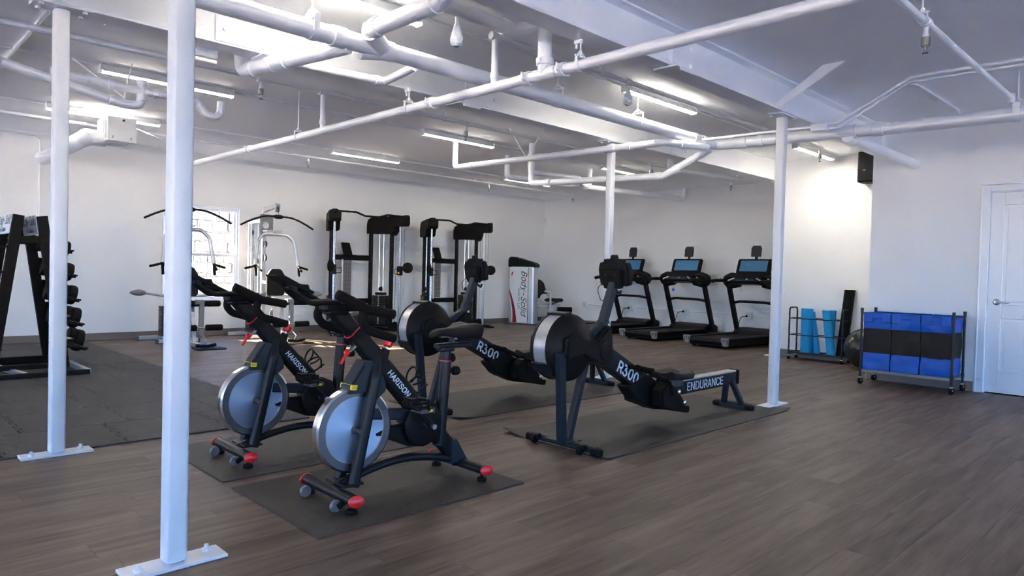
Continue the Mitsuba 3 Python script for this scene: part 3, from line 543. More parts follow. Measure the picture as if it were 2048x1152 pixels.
# heater box with its duct
t = thing('unit_heater', 'white heater box with bottom louvres hanging from the ceiling at left', 'heater', None)
hx0, hx1, hy0, hy1, hz0, hz1 = 2.255, 2.555, 8.98, 9.42, 2.555, 2.835
hc = ((hx0 + hx1) / 2, (hy0 + hy1) / 2, (hz0 + hz1) / 2)
obj(t, 'cabinet', bx(hc, (hx1 - hx0, hy1 - hy0, hz1 - hz0), .006), 'm_white_plastic')
for i in range(6): obj(t, 'louvre', bar((hx0 + .02 + i * .045, hy0 + .04, hz0 - .008), (hx0 + .02 + i * .045, hy1 - .04, hz0 - .008), .022, .006, .001), 'm_white_plastic')
for i in range(4): obj(t, 'side_louvre', bar((hx0 - .004, hy0 + .05 + i * .08, hz0 + .03), (hx0 - .004, hy0 + .05 + i * .08, hz1 - .04), .004, .02, .001), 'm_white_plastic')
obj(t, 'vent_hole', lathe([(0, 0), (.014, 0), (.014, .004), (0, .004)], (2.42, hy0 - .002, hz1 - .035), (0, -1, 0), 14), 'm_ink')
for x in (2.31, 2.50): obj(t, 'slot', bx((x, hy0 - .002, hz0 + .045), (.006, .006, .03)), 'm_ink')
for x in (hx0 + .04, hx1 - .04):
    for y in (hy0 + .05, hy1 - .05): obj(t, 'hanger_rod', rod((x, y, hz1 - .01), (x, y, CEIL), .004, 6), 'm_white')
obj(t, 'gas_pipe', tube([(2.6, 9.2, 2.60), (2.6, 9.2, 2.76), (3.2, 9.9, 2.77), (3.36, 10.0, 2.77)], .018, .04), 'm_white'); obj(t, 'gas_valve', cat([rod((2.555, 9.2, 2.61), (2.61, 9.2, 2.61), .015), rod((2.59, 9.2, 2.57), (2.59, 9.2, 2.63), .008)]), 'm_steel')
one('heater_duct', cat([tube([(2.12, 9.25, 2.60), (2.12, YB, 2.60)], .095, 0, 28), ring((2.12, 9.3, 2.6), (0, 1, 0), .102, .05), tube([(2.30, 9.25, 2.60), (2.10, 9.25, 2.60)], .09, 0, 24), sph((2.12, 9.25, 2.6), .096, 3)]), 'm_white', 'fat round white duct running from the back wall into the heater box', 'duct', smooth=40)
# emergency light
t = thing('emergency_light', 'white emergency light box under the boxed beam beside the big column', 'emergency light')
obj(t, 'box', bx((1.86, 5.05, 2.632), (.16, .10, .07), .004), 'm_white_plastic'); obj(t, 'canopy', bx((1.84, 5.07, 2.575), (.19, .15, .028), .006), 'm_white_plastic')
for i in range(3): obj(t, 'knockout', lathe([(.011, 0), (.017, 0), (.017, .004), (.011, .004)], (1.81 + i * .05, 5.0, 2.640), (0, -1, 0), 14), 'm_white_plastic')
# speaker
t = thing('speaker', 'black wall speaker high up beside the door wall corner', 'speaker')
obj(t, 'cabinet', bx((10.22, 3.45, 2.73), (.24, .30, .42), .012), 'm_blackmatte'); obj(t, 'grille', bx((10.096, 3.45, 2.73), (.01, .27, .39), .004), 'm_black')
for y in (3.50, 3.52): obj(t, 'terminal', rod((10.09, y, 2.68), (10.087, y, 2.68), .006, 8), 'm_chrome')
obj(t, 'bracket', cat([rod((10.30, 3.45, 2.925), (10.36, 3.45, 2.925), .02), bx((10.3, 3.45, 2.9), (.03, .03, .08), .004)]), 'm_white')

# ================================================================ FLOOR COVERINGS
rf = thing('rubber_floor', 'black flecked rubber floor of interlocking tiles in the free weight corner', 'rubber floor')
RX1, RY0, TS = 2.63, 4.875, .652
random.seed(11)
bounds = sbox(-.66, RY0, RX1, YB - .022); rows = int((YB - RY0) / TS) + 1
for r in range(rows):
    y0, y1 = RY0 + r * TS, RY0 + (r + 1) * TS; off = [0, .36, .18, .5][r % 4] * TS
    x1 = RX1 + (.05 if r % 4 == 0 else off)
    if r == 0: y0 -= .05
    while x1 > -.6:
        x0 = x1 - TS
        def hor(xa, xb, y):   # teeth fixed in x, so that the rows fit each other
            g = .0815; i0, i1 = math.floor(xa / g), math.floor(xb / g); out = []
            for i in range(i0, i1 + 1):
                s = .013 if i % 2 else -.013
                for q in (i * g + .008, (i + 1) * g - .008):
                    if xa < q < xb: out.append((q, y + s))
            return [(xa, out[0][1])] + out + [(xb, out[-1][1])]
        def ver(ya, yb, x): return [(x + s, yy) for yy, s in hor(ya, yb, 0)]
        P = hor(x0, x1, y0) + ver(y0, y1, x1) + hor(x0, x1, y1)[::-1] + ver(y0, y1, x0)[::-1]
        g = Polygon(P).buffer(0).buffer(-.003).intersection(bounds)
        for q in getattr(g, 'geoms', [g]):
            if q.area < .002: continue
            obj(rf, 'tile', prism(q, .010 + random.uniform(-.0006, .0006), (0, 0, .0052), (1, 0, 0), (0, 1, 0)), 'm_rubber', False)
        x1 = x0
MZT = .007
def mat(x0, x1, y0, y1, lab, curl=(), c='exercise mat', th=MZT):
    nx, ny = 60, 26; X, Y = np.meshgrid(np.linspace(x0, x1, nx), np.linspace(y0, y1, ny), indexing='ij')
    Z = np.zeros_like(X)
    for cx, cy, R, h in curl:
        d = np.hypot(X - cx, Y - cy); Z += h * np.clip(1 - d / R, 0, 1) ** 2
    top = np.stack([X, Y, Z + th], -1).reshape(-1, 3); bot = np.stack([X, Y, Z + .0008], -1).reshape(-1, 3); n = nx * ny
    f = []
    for i in range(nx - 1):
        for j in range(ny - 1):
            a, b, cc, d = i * ny + j, (i + 1) * ny + j, (i + 1) * ny + j + 1, i * ny + j + 1
            f += [(a, b, cc), (a, cc, d), (n + a, n + cc, n + b), (n + a, n + d, n + cc)]
    ring_ = [i * ny for i in range(nx)] + [(nx - 1) * ny + j for j in range(1, ny)] + [i * ny + ny - 1 for i in range(nx - 2, -1, -1)] + [j for j in range(ny - 2, 0, -1)]
    for k in range(len(ring_)):
        a, b = ring_[k], ring_[(k + 1) % len(ring_)]; f += [(a, n + a, n + b), (a, n + b, b)]
    return one('exercise_mat', trimesh.Trimesh(np.vstack([top, bot]), np.array(f), process=False), 'm_mat', lab, c, 'black equipment mats', smooth=30)
mat(1.485, 2.722, 2.655, 3.555, 'black textured mat under the nearest spin bike')
mat(1.49, 2.73, 3.68, 4.60, 'black textured mat under the spin bike farther from the camera')
mat(3.47, 6.08, 2.66, 3.61, 'black mat under the nearest rowing machine, its corner curling up', [(3.47, 3.61, .27, .035), (3.47, 2.66, .25, .004), (6.08, 2.66, .22, .02)])
mat(3.50, 6.10, 4.105, 5.09, 'black mat under the rowing machine farther from the camera', [(3.5, 4.105, .19, .02)])

# ================================================================ SPIN BIKES  (local x from the front, y across, z up)
def make_bike(at, lab):
    t = thing('spin_bike', lab, 'exercise bike', 'spin bikes', at)
    z0 = MZT
    # floor frame
    def foot(x, n):
        f = obj(t, n, sweep([(x, -.235, .072), (x, .235, .072)], circ(.031, 18, .026)), 'm_blacksatin_bluelit', 40)
        for s in (-1, 1):
            ec = lathe([(0, 0), (.036, 0), (.040, .004), (.038, .010), (.022, .014), (0, .015)], (0, 0, 0), (-.18, s, 0.10), 28); ec.apply_scale((1, 1, .70)); ec.apply_translation((x, s * .234, .072))
            obj(f, 'end_cap', ec, 'm_red', 40, 'red oval end cap')
            obj(f, 'leveller', cat([lathe([(0, 0), (.026, 0), (.027, .012), (.022, .020), (.008, .021), (.008, .05), (0, .05)], (x, s * .20, z0), (0, 0, 1), 20)]), 'm_blackmatte')
        return f
    ff = foot(.045, 'front_foot'); rfo = foot(.86, 'rear_foot')
    for s in (-1, 1):
        obj(ff, 'transport_wheel', lathe([(0, -.013), (.012, -.013), (.026, -.011), (.030, -.005), (.030, .005), (.026, .011), (.012, .013), (0, .013)], (-.008, s * .145, z0 + .034), (0, 1, 0), 24), 'm_clear', 40, 'clear transport wheel')
        obj(ff, 'wheel_bracket', bar((.04, s * .168, .070), (-.010, s * .168, .040), .010, .03, .003), 'm_black')
    obj(t, 'base_tube', sweep([(x, 0, .080 + .075 * math.sin(math.pi * (x - .06) / .80)) for x in np.linspace(.05, .84, 16)], circ(.028, 16, .022)), 'm_blacksatin_bluelit', 40)
    obj(t, 'gusset', prism([(.78, .075), (.90, .085), (.885, .105), (.815, .215), (.77, .20)], .075, bev=.006), 'm_charcoal_bluelit')
    # main frame beam: wide slanting box section, sleeve below and sliding post above
    A, B = V(.055, 0, .948), V(.855, 0, .085); d = unit(B - A); nrm = V(-d[2], 0, d[0]) * -1
    J = A + d * .33; R1 = A + d * .145
    obj(t, 'frame_beam', sweep([R1, J, A + d * .62, A + d * .86, B], rrect(.062, .104, .024), hint=(0, 0, 1), scale=[.93, 1.0, 1.02, 1.0, .86]), 'm_black', 40)
    obj(t, 'handlebar_post', sweep([A - d * .01, R1 + d * .02], rrect(.054, .088, .022), hint=(0, 0, 1)), 'm_black', 40)
    obj(t, 'collar_line', sweep([R1 - d * .0045 + V(0, 0, 0), R1 + d * .0015], rrect(.064, .104, .024), hint=(0, 0, 1), scale=[.95, .95]), 'm_redline', 40, 'red collar line')
    for s in (-1, 1):
        obj(t, 'fork_leg', sweep(fillet([J + V(.0, s * .02, -.0), J + V(-.03, s * .062, -.10), (.135, s * .066, .085)], .08), rrect(.046, .056, .02), hint=(1, 0, 0)), 'm_blacksatin_bluelit', 40)
    obj(t, 'fork_bracket', bx((.125, 0, .098), (.11, .18, .012), .003), 'm_blacksatin_bluelit')
    # flywheel: brushed disc, dark ring and polished rim
    F = V(.165, 0, .352); R = .212
    fw = obj(t, 'flywheel', lathe([(R - .012, -.026), (R, -.020), (R, .020), (R - .012, .026)], F, (0, -1, 0), 72), 'm_chrome', 40, 'polished flywheel rim')
    def disc(r0, r1, y, m, n):
        k = 96; tt = np.arange(k + 1) * 2 * np.pi / k; rr = np.linspace(r0, r1, 5)
        for s in (-1, 1):
            v = np.array([(F[0] + r * math.cos(a), s * y, F[2] + r * math.sin(a)) for r in rr for a in tt]); uv = np.array([(a * 2, r * 9) for r in rr for a in tt])
            f = []
            for i in range(4):
                for j in range(k):
                    a, b = i * (k + 1) + j, (i + 1) * (k + 1) + j
                    q = [(a, b, b + 1), (a, b + 1, a + 1)]
                    f += [x if s > 0 else x[::-1] for x in q]
            mm = trimesh.Trimesh(v, np.array(f), process=False)
            if mm.face_normals[0][1] * s < 0: mm = trimesh.Trimesh(v, np.array(f)[:, ::-1], process=False)
            obj(fw, n, mm, m, True, uv=uv)
    disc(.012, .163, .0195, 'm_brush_bluelit', 'brushed_disc'); disc(.166, R - .010, .0262, 'm_rim', 'outer_ring')
    obj(fw, 'step_ring', lathe([(.162, -.026), (.168, -.026), (.168, .026), (.162, .026), (.162, -.026)], F, (0, -1, 0), 72), 'm_steel', 40)
    obj(t, 'hub', cat([lathe([(0, -.075), (.011, -.075), (.011, -.036), (.022, -.034), (.022, .034), (.011, .036), (.011, .075), (0, .075)], F, (0, 1, 0), 20)]), 'm_darkgrey', 40)
    # brake housing over the wheel
    bh = obj(t, 'brake_housing', prism(rpoly([(.112, .535), (.118, .575), (.205, .70), (.262, .69), (.325, .585), (.33, .535), (.265, .485), (.25, .535)], .012), .10, bev=.010), 'm_charcoal_bluelit', 30)
    obj(bh, 'warning_sticker', prism(rpoly([(.118, .558), (.150, .556), (.155, .580), (.123, .584)], .003), .104), 'm_yellow', label='yellow sticker')
    obj(bh, 'sticker_print', cat([bx((.137, -.0528, .566 + i * .006), (.022, .001, .0016)) for i in range(2)]), 'm_ink')
    # resistance knob and stop lever
    k0, k1 = J + nrm * .02 + d * -.02, V(.352, 0, .742)
    k0 = V(.315, 0, .655)
    obj(t, 'knob_stem', sweep([k0, k1], rrect(.040, .048, .012), scale=[1.25, .82]), 'm_black', 40)
    kb = unit(k1 - k0)
    kn = obj(t, 'tension_knob', cat([lathe([(0, .012), (.017, .012), (.024, .020), (.027, .044), (.024, .052), (.012, .055), (0, .055)], k1, kb, 10)]), 'm_red', 20, 'red tension knob')
    obj(kn, 'spindle', rod(k1, k1 + kb * .02, .008, 12), 'm_chrome')
    L0 = V(.155, -.0, .742)
    lv = obj(t, 'adjust_lever', cat([sweep(fillet([(.118, -.018, .742), (.102, -.020, .726), (.076, -.024, .686)], .012), rrect(.013, .016, .006), hint=(0, 1, 0), scale=None), lathe([(0, 0), (.015, 0), (.016, .02), (.011, .026), (0, .026)], (.122, -.018, .748), (-.7, 0, -.7), 14)]), 'm_red', 35, 'red adjusting lever')
    obj(lv, 'lever_stem', rod((.175, -.01, .775), (.118, -.018, .742), .010, 14), 'm_chrome')
    # head clamp and handlebars
    obj(t, 'head_clamp', cat([bx((.080, 0, .968), (.20, .078, .052), .012), bx((.055, 0, .942), (.11, .07, .03), .008)]), 'm_black', 30)
    hb = obj(t, 'handlebar', tube(fillet([(.10, -.215, .958), (.10, -.12, .968), (.10, .12, .968), (.10, .215, .958)], .04), .017), 'm_black', 40)
    for s in (-1, 1):
        obj(hb, 'grip', tube(fillet([(-.052, s * .195, 1.034), (-.02, s * .200, 1.020), (.10, s * .212, .962), (.245, s * .215, .936)], .05), .0235), 'm_foam', 40, 'padded black grip')
        obj(hb, 'grip', tube(fillet([(.085, s * .205, .955), (.070, s * .21, .905), (.110, s * .21, .862), (.26, s * .205, .818)], .06), .0215), 'm_foam', 40)
        obj(hb, 'aero_bar', tube(fillet([(.05, s * .045, .990), (-.10, s * .045, .985), (-.175, s * .040, 1.040), (-.215, s * .035, 1.090)], .05), .0125), 'm_black', 40)
    tr = obj(hb, 'tablet_holder', prism(rpoly([(-.285, 1.118), (-.235, 1.112), (-.09, 1.040), (-.098, 1.028), (-.25, 1.094)], .004), .13, bev=.004), 'm_blackmatte', 30)
    obj(tr, 'ledge', cat([bar((-.118, -.062, 1.050), (-.118, .062, 1.050), .05, .010, .003, (1, 0, .4))]), 'm_black')
    obj(tr, 'pivot_knob', lathe([(0, -.055), (.014, -.055), (.014, .055), (0, .055)], (-.185, 0, 1.058), (0, 1, 0), 14), 'm_black', 40)
    # lettering down the near side of the beam
    tp = A + d * .445 + nrm * -.012
    obj(t, 'lettering', text('HARISON', .030, V(tp[0] - .005, -.0335, tp[2]) - d * .012 - (nrm if nrm[2] > 0 else -nrm) * .022, d, nrm * (1 if nrm[2] > 0 else -1), .002, True, .18), 'm_letter', False, 'silver lettering')
    # bottle cage
    c0 = A + d * .555 + nrm * (.055 if nrm[2] > 0 else -.055); nn = nrm * (1 if nrm[2] > 0 else -1)
    rings_ = []
    for u in (.0, .075):
        cc = c0 + nn * .045 + d * u
        rings_.append(tube([cc + nn * .040 * math.cos(a) + V(0, 1, 0) * .040 * math.sin(a) + d * .035 * (1 - math.cos(a)) * (.5 if u == 0 else -.3) for a in np.linspace(-2.7, 2.7, 15)], .0055, 0, 8))
    rings_.append(tube(fillet([c0 - d * .02, c0 + d * .12, c0 + d * .135 + nn * .08], .02), .006, 0, 8)); rings_.append(tube(fillet([c0 + nn * .085 + d * .02, c0 + nn * .085 + d * .10, c0 + d * .14 + nn * .05], .02), .005, 0, 8))
    obj(t, 'bottle_cage', cat(rings_), 'm_black', 40)
    # chain stays, chain case, cranks
    obj(t, 'chain_stay', sweep([(.27, .0, .418), (.62, .0, .372)], rrect(.05, .062, .012)), 'm_charcoal_bluelit', 40)
    obj(t, 'chain_case', prism(rpoly([(.20, .30), (.34, .285), (.50, .215), (.60, .20), (.70, .25), (.715, .33), (.68, .42), (.60, .455), (.54, .44), (.46, .36), (.30, .375)][:3] + [(.60, .20), (.70, .25), (.715, .33), (.68, .42), (.60, .455), (.52, .43), (.46, .345), (.34, .345)], .02), .085, (0, .02, 0), bev=.012), 'm_black', 30)
    obj(t, 'crank_guard', lathe([(0, 0), (.105, 0), (.118, .010), (.118, .026), (.10, .038), (0, .040)], (.565, -.030, .335), (0, -1, 0), 40), 'm_black', 40)
    C = V(.565, 0, .335)
    cr = obj(t, 'crank', cat([rod((C[0], -.15, C[2]), (C[0], .15, C[2]), .014, 14)]), 'm_steel')
    ang = -.76
    for s in (-1, 1):
        e = C + V(math.cos(ang), 0, math.sin(ang)) * .165 * (1 if s > 0 else -1)
        e2 = V(e[0], s * .135, e[2])
        obj(cr, 'crank_arm', bar((C[0], s * .125, C[2]), (e[0], s * .135, e[2]), .016, .030, .005, hint=(1, 0, 0)), 'm_black')
        pc = V(e[0], s * .20, e[2])
        pd = obj(cr, 'pedal', cat([bx(pc + V(0, .042, 0), (.088, .012, .026), .004), bx(pc - V(0, .042, 0), (.088, .012, .026), .004), bx(pc + V(.04, 0, 0), (.012, .08, .022), .003), bx(pc - V(.04, 0, 0), (.012, .08, .022), .003), rod(e2, pc + V(0, s * .045, 0), .009, 10)]), 'm_darkgrey')
        ys = [-.042, 0, .042]
        obj(pd, 'toe_cage', cat([tube(fillet([pc + V(.03, y, .01), pc + V(-.07, y, .012), pc + V(-.105, y * .8, .035), pc + V(-.085, y * .7, .068), pc + V(-.01, y * .8, .058)], .025), .0055, 0, 8) for y in ys] + [bx(pc + V(-.085, 0, .066), (.03, .085, .006), .002), bar(pc + V(0, -.052, .0), pc + V(0, -.046, .058), .02, .003, 0), bar(pc + V(0, .052, .0), pc + V(0, .046, .058), .02, .003, 0), bar(pc + V(0, -.046, .058), pc + V(0, .046, .058), .02, .003, 0, (0, 0, 1))]), 'm_black', 40)
        if s < 0: obj(pd, 'reflector', cat([bx(pc + V(.015, s * .049, 0), (.022, .003, .013), .001)]), 'm_yellow')
    # seat post, slider and saddle
    obj(t, 'seat_tube', tube([(.712, 0, .19), (.745, 0, .655)], .0345, 0, 22), 'm_blacksatin_bluelit', 40)
    obj(t, 'seat_post', tube([(.743, 0, .64), (.750, 0, .725)], .030, 0, 22), 'm_blacksatin_bluelit', 40)
    obj(t, 'seat_collar_line', tube([(.7448, 0, .652), (.7453, 0, .658)], .0357, 0, 24), 'm_redline', 40, 'red collar line')
    kk = lambda o, a, r: lathe([(0, 0), (.009, 0), (.009, .03), (r * .8, .032), (r, .040), (r, .064), (r * .8, .072), (0, .072)], o, a, 9)
    obj(t, 'height_knob', kk((.765, 0, .592), (1, -.1, .05), .026), 'm_blackmatte', 20); obj(t, 'slider_knob', kk((.765, 0, .715), (.5, 0, -1), .024), 'm_blackmatte', 20)
    obj(t, 'seat_slider', cat([bx((.80, 0, .738), (.25, .048, .030), .007), bx((.745, 0, .722), (.09, .07, .03), .008), rod((.795, 0, .75), (.795, 0, .80), .019, 14)]), 'm_blacksatin_bluelit', 30)
    obj(t, 'seat_clamp', cat([rod((.795, -.03, .785), (.795, .03, .785), .012, 12), tube([(.70, .02, .79), (.86, .028, .785), (.94, .03, .80)], .0045, 0, 8), tube([(.70, -.02, .79), (.86, -.028, .785), (.94, -.03, .80)], .0045, 0, 8)]), 'm_steel', 40)
    S = []
    secs = [(.640, .020, .822, .030), (.660, .031, .842, .054), (.72, .037, .852, .064), (.77, .046, .852, .080), (.82, .066, .860, .108), (.865, .098, .876, .138), (.905, .114, .882, .150), (.935, .108, .874, .142), (.952, .082, .852, .110)]
    for x, w, zt, hh in secs:
        for a in np.linspace(0, 2 * np.pi, 24, endpoint=False):
            ca, sa = math.cos(a), math.sin(a)
            zz = zt + (.008 * sa - .006 * ca * ca if sa > 0 else hh * sa * .85 * (.55 + .45 * abs(ca)))
            if x > .85 and sa > 0: zz -= .012 * math.exp(-(ca / .25) ** 2)
            S.append((x, w * np.sign(ca) * abs(ca) ** .8, zz - .022))
    n = 24; k = len(secs); vv = np.array(S + [np.mean(S[:n], 0), np.mean(S[-n:], 0)]); f = []
    for i in range(k - 1):
        for j in range(n): a, b = i * n + j, i * n + (j + 1) % n; f += [(a, b, b + n), (a, b + n, a + n)]
    for j in range(n): f += [(k * n, (j + 1) % n, j), (k * n + 1, (k - 1) * n + j, (k - 1) * n + (j + 1) % n)]
    sm = trimesh.Trimesh(vv, np.array(f), process=True); sm.fix_normals(); sm = sm.subdivide_loop(1)
    obj(t, 'saddle', sm, 'm_pad', True)
    return t
bike = make_bike(M4((1.70, 3.02, 0)), 'black spin bike nearest the camera with silver flywheel tinted blue as if reflecting windows')
dup(bike, 'black spin bike on the farther mat, partly behind the nearest bike', M4((1.655, 4.05, 0)))

# ================================================================ ROWING MACHINES
def make_rower(at, lab):
    t = thing('rowing_machine', lab, 'rowing machine', 'rowing machines', at)
    z0 = MZT
    F = V(.02, 0, .676); R = .222
    # fan cage: two covers with a perforated silver band between
    for s in (-1, 1):
        obj(t, 'fan_cover', lathe([(0, .150), (.06, .150), (.075, .140), (.15, .118), (R - .03, .095), (R - .006, .075), (R, .055), (R - .010, .050), (0, .050)], F, (0, s, 0), 56), 'm_black', 40)
    n = 72; vv, uv, f = [], [], []
    for i in range(n + 1):
        a = 1.72 + 2.0 * i / n
        for y, q in ((-.052, 0), (.052, 1)): vv.append(F + V((R - .006) * math.cos(a), y, (R - .006) * math.sin(a))); uv.append((i / n * .32, q))
    for i in range(n): a = 2 * i; f += [(a, a + 1, a + 3), (a, a + 3, a + 2)]
    obj(t, 'perforated_band', trimesh.Trimesh(np.array(vv), np.array(f), process=False), 'm_perf', True, 'perforated silver band', uv=np.array(uv))
    obj(t, 'rim', sweep([F + V((R - .010) * math.cos(a), 0, (R - .010) * math.sin(a)) for a in np.linspace(1.70 - 2 * np.pi + 2.0, 1.72, 60)], [(-.053, -.004), (.053, -.004), (.053, .004), (-.053, .004)], hint=(math.cos(-2.58), 0, math.sin(-2.58))), 'm_blacksatin_bluelit', 40)
    for a in (1.72, 3.72): obj(t, 'band_bracket', sweep([F + V((R + .004) * math.cos(b), 0, (R + .004) * math.sin(b)) for b in np.linspace(a - .15, a + .15, 6)], [(-.078, -.010), (.078, -.010), (.078, .006), (-.078, .006)], hint=(math.cos(a), 0, math.sin(a))), 'm_blacksatin_bluelit', 30)
    # side arms of the housing that carry the fan
    for s in (-1, 1):
        obj(t, 'side_housing', prism(rpoly([(-.115, .62), (-.105, .745), (-.02, .775), (.07, .735), (.20, .69), (.36, .62), (.33, .545), (.20, .58), (.05, .64), (-.06, .625)], .02), .04, (0, s * .150, 0), bev=.008), 'm_black', 30)
        obj(t, 'pivot_cover', lathe([(0, 0), (.05, 0), (.062, .012), (.058, .03), (0, .034)], (.27, s * .150, .645), (0, s, 0), 28), 'm_black', 40)
    body = obj(t, 'housing', prism(rpoly([(.14, .80), (.235, .725), (.30, .715), (.43, .805), (.455, .79), (.478, .565), (.44, .545), (.30, .56), (.22, .60), (.14, .62)], .012), .17, bev=.014), 'm_black', 30)
    # slanting beam, rail and joint
    a0, a1 = V(.24, 0, .70), V(1.10, 0, .262); bd = unit(a1 - a0); bn = V(-bd[2], 0, bd[0])
    obj(t, 'main_beam', sweep([a0, a1], rrect(.088, .148, .012), hint=(0, 0, 1)), 'm_blacksatin_bluelit', 35)
    obj(t, 'lettering', text('R300', .080, a0 + bd * .375 + V(0, -.0445, 0) - bn * .050, bd, bn, .002, True), 'm_letter', False, 'white R300 lettering')
    rl = obj(t, 'rail', sweep([(.98, 0, .270), (2.325, 0, .278)], rrect(.075, .108, .010), hint=(0, 0, 1)), 'm_blacksatin_bluelit', 35)
    obj(rl, 'rail_track', sweep([(1.38, 0, .330), (2.30, 0, .338)], rrect(.082, .016, .005), hint=(0, 0, 1)), 'm_alu', 35, 'bare metal seat track')
    obj(rl, 'end_stop', sweep([(2.315, 0, .285), (2.345, 0, .285)], rrect(.092, .128, .012), hint=(0, 0, 1)), 'm_blackmatte', 35)
    ru = unit(V(1.345, 0, .008)); rn = V(-ru[2], 0, ru[0])
    obj(rl, 'lettering', text('ENDURANCE', .068, V(1.500, -.038, .240), ru, rn, .002), 'm_letter', False, 'white ENDURANCE lettering')
    # foot rests
    obj(t, 'footrest_frame', prism(rpoly([(.68, .36), (.80, .245), (1.02, .155), (1.28, .115), (1.31, .15), (1.22, .24), (1.05, .36), (.95, .42)], .015), .11, bev=.008), 'm_black', 30)
    for s in (-1, 1):
        fp = obj(t, 'foot_plate', prism(rpoly([(.95, .20), (1.10, .150), (1.32, .108), (1.335, .165), (1.29, .155), (1.22, .24), (1.12, .33), (1.02, .37), (.95, .31)], .012), .105, (0, s * .125, 0), bev=.01), 'm_blackmatte', 30)
        obj(fp, 'foot_strap', tube(fillet([(1.06, s * .07, .29), (1.02, s * .075, .385), (1.03, s * .18, .385), (1.07, s * .18, .27)], .03), .012, 0, 8, .004), 'm_foam', 40)
        for x, z in ((1.165, .287), (1.245, .197)): obj(fp, 'bolt', lathe([(0, 0), (.019, 0), (.019, .006), (.010, .012), (0, .012)], (x, s * .178, z), (0, s, 0), 14), 'm_chrome', 40, 'bright bolt')
        obj(fp, 'axle', cat([rod((1.165, 0, .287), (1.165, s * .18, .287), .010, 10), rod((1.245, 0, .197), (1.245, s * .18, .197), .010, 10)]), 'm_steel')
    # handle and chain
    hd = obj(t, 'handle', tube(fillet([(.72, .245, .515), (.70, .10, .500), (.70, -.10, .500), (.72, -.245, .490)], .05), .0165), 'm_foam', 40)
    obj(hd, 'handle_yoke', cat([bar((.52, -.015, .578), (.71, 0, .505), .05, .03, .006), bx((.64, 0, .52), (.07, .06, .07), .01)]), 'm_black')
    obj(hd, 'chain', rod((.44, 0, .655), (.56, 0, .565), .0035, 6), 'm_steel')
    hk = obj(t, 'handle_grip', tube(fillet([(.68, -.135, .505), (.80, -.140, .470), (1.00, -.145, .395)], .03), .020, 0, 12), 'm_foam', 40)
    # seat
    sx, sw = 1.33, .155
    nx, ny = 14, 22; top = []
    for i in range(nx):
        for j in range(ny):
            u, v = i / (nx - 1), j / (ny - 1) * 2 - 1; x = sx - .135 + .27 * u
            w = sw * (1 - .18 * (2 * u - 1) ** 4) * (1 - .16 * max(0, .5 - u))
            z = .388 + .030 * abs(v) ** 1.4 * (1 - .3 * u) + .016 * (2 * u - 1) ** 2 - .03 * max(0, abs(v) - .86) / .14 - .012 * math.exp(-(v / .2) ** 2) * u
            top.append((x, w * v, z))
    bot = [(x, y * .94, .362) for x, y, z in top]; N = nx * ny; f = []
    for i in range(nx - 1):
        for j in range(ny - 1):
            a, b, c, d2 = i * ny + j, (i + 1) * ny + j, (i + 1) * ny + j + 1, i * ny + j + 1
            f += [(a, b, c), (a, c, d2), (N + a, N + c, N + b), (N + a, N + d2, N + c)]
    rg = [i * ny for i in range(nx)] + [(nx - 1) * ny + j for j in range(1, ny)] + [i * ny + ny - 1 for i in range(nx - 2, -1, -1)] + [j for j in range(ny - 2, 0, -1)]
    for k in range(len(rg)): a, b = rg[k], rg[(k + 1) % len(rg)]; f += [(a, N + a, N + b), (a, N + b, b)]
    st = obj(t, 'seat', trimesh.Trimesh(np.array(top + bot), np.array(f), process=False), 'm_pad', 50)
    obj(st, 'carriage', cat([bx((sx, 0, .352), (.2, .11, .026), .006), bx((sx, .055, .325), (.16, .016, .06), .004), bx((sx, -.055, .325), (.16, .016, .06), .004)]), 'm_darkgrey')
    # front legs and foot bar
    obj(t, 'front_leg', bar((-.135, -.128, .655), (-.008, -.045, .055), .046, .058, .004, hint=(1, 0, 0)), 'm_charcoal_bluelit')
    obj(t, 'stay', bar((.265, .0, .565), (.105, .0, .055), .046, .050, .004, hint=(1, 0, 0)), 'm_charcoal_bluelit')
    ft = obj(t, 'front_foot', cat([bar((.055, -.295, .042), (.055, .295, .042), .050, .042, .008), bx((.055, 0, .060), (.15, .20, .012), .003)]), 'm_charcoal_bluelit')
    for s in (-1, 1):
        obj(ft, 'foot_cap', bx((.055, s * .285, .030), (.062, .075, .046), .010), 'm_blackmatte')
        obj(ft, 'wheel', lathe([(0, -.014), (.026, -.014), (.031, -.008), (.031, .008), (.026, .014), (0, .014)], (-.005, s * .20, .038), (0, 1, 0), 20), 'm_blackmatte', 40)
        obj(ft, 'wheel_fork', bx((.015, s * .20, .055), (.05, .05, .03), .006), 'm_black')
    # rear legs
    for s in (-1, 1): obj(t, 'rear_leg', bar((2.25, s * .022, .265), (2.33, s * .085, .045), .045, .040, .004, hint=(1, 0, 0)), 'm_charcoal_bluelit')
    rfb = obj(t, 'rear_foot', bar((2.34, -.165, .036), (2.34, .165, .036), .052, .042, .006), 'm_charcoal_bluelit')
    for s in (-1, 1): obj(rfb, 'foot_cap', bx((2.34, s * .155, .028), (.064, .07, .042), .010), 'm_blackmatte')
    # monitor arm and monitor, which faces the rower
    obj(t, 'lower_arm', sweep([(.19, 0, .700), (.43, 0, .800)], rrect(.066, .062, .012)), 'm_charcoal_bluelit', 35)
    obj(t, 'arm_joint', lathe([(0, -.042), (.030, -.042), (.034, -.036), (.034, .036), (.030, .042), (0, .042)], (.445, 0, .808), (0, 1, 0), 22), 'm_charcoal_bluelit', 40)
    obj(t, 'joint_bolt', lathe([(0, 0), (.011, 0), (.011, .005), (0, .006)], (.455, -.042, .808), (0, -1, 0), 12), 'm_chrome')
    obj(t, 'upper_arm', sweep([(.435, 0, .80), (.555, 0, 1.095)], rrect(.060, .060, .012), hint=(1, 0, 0)), 'm_charcoal_bluelit', 35)
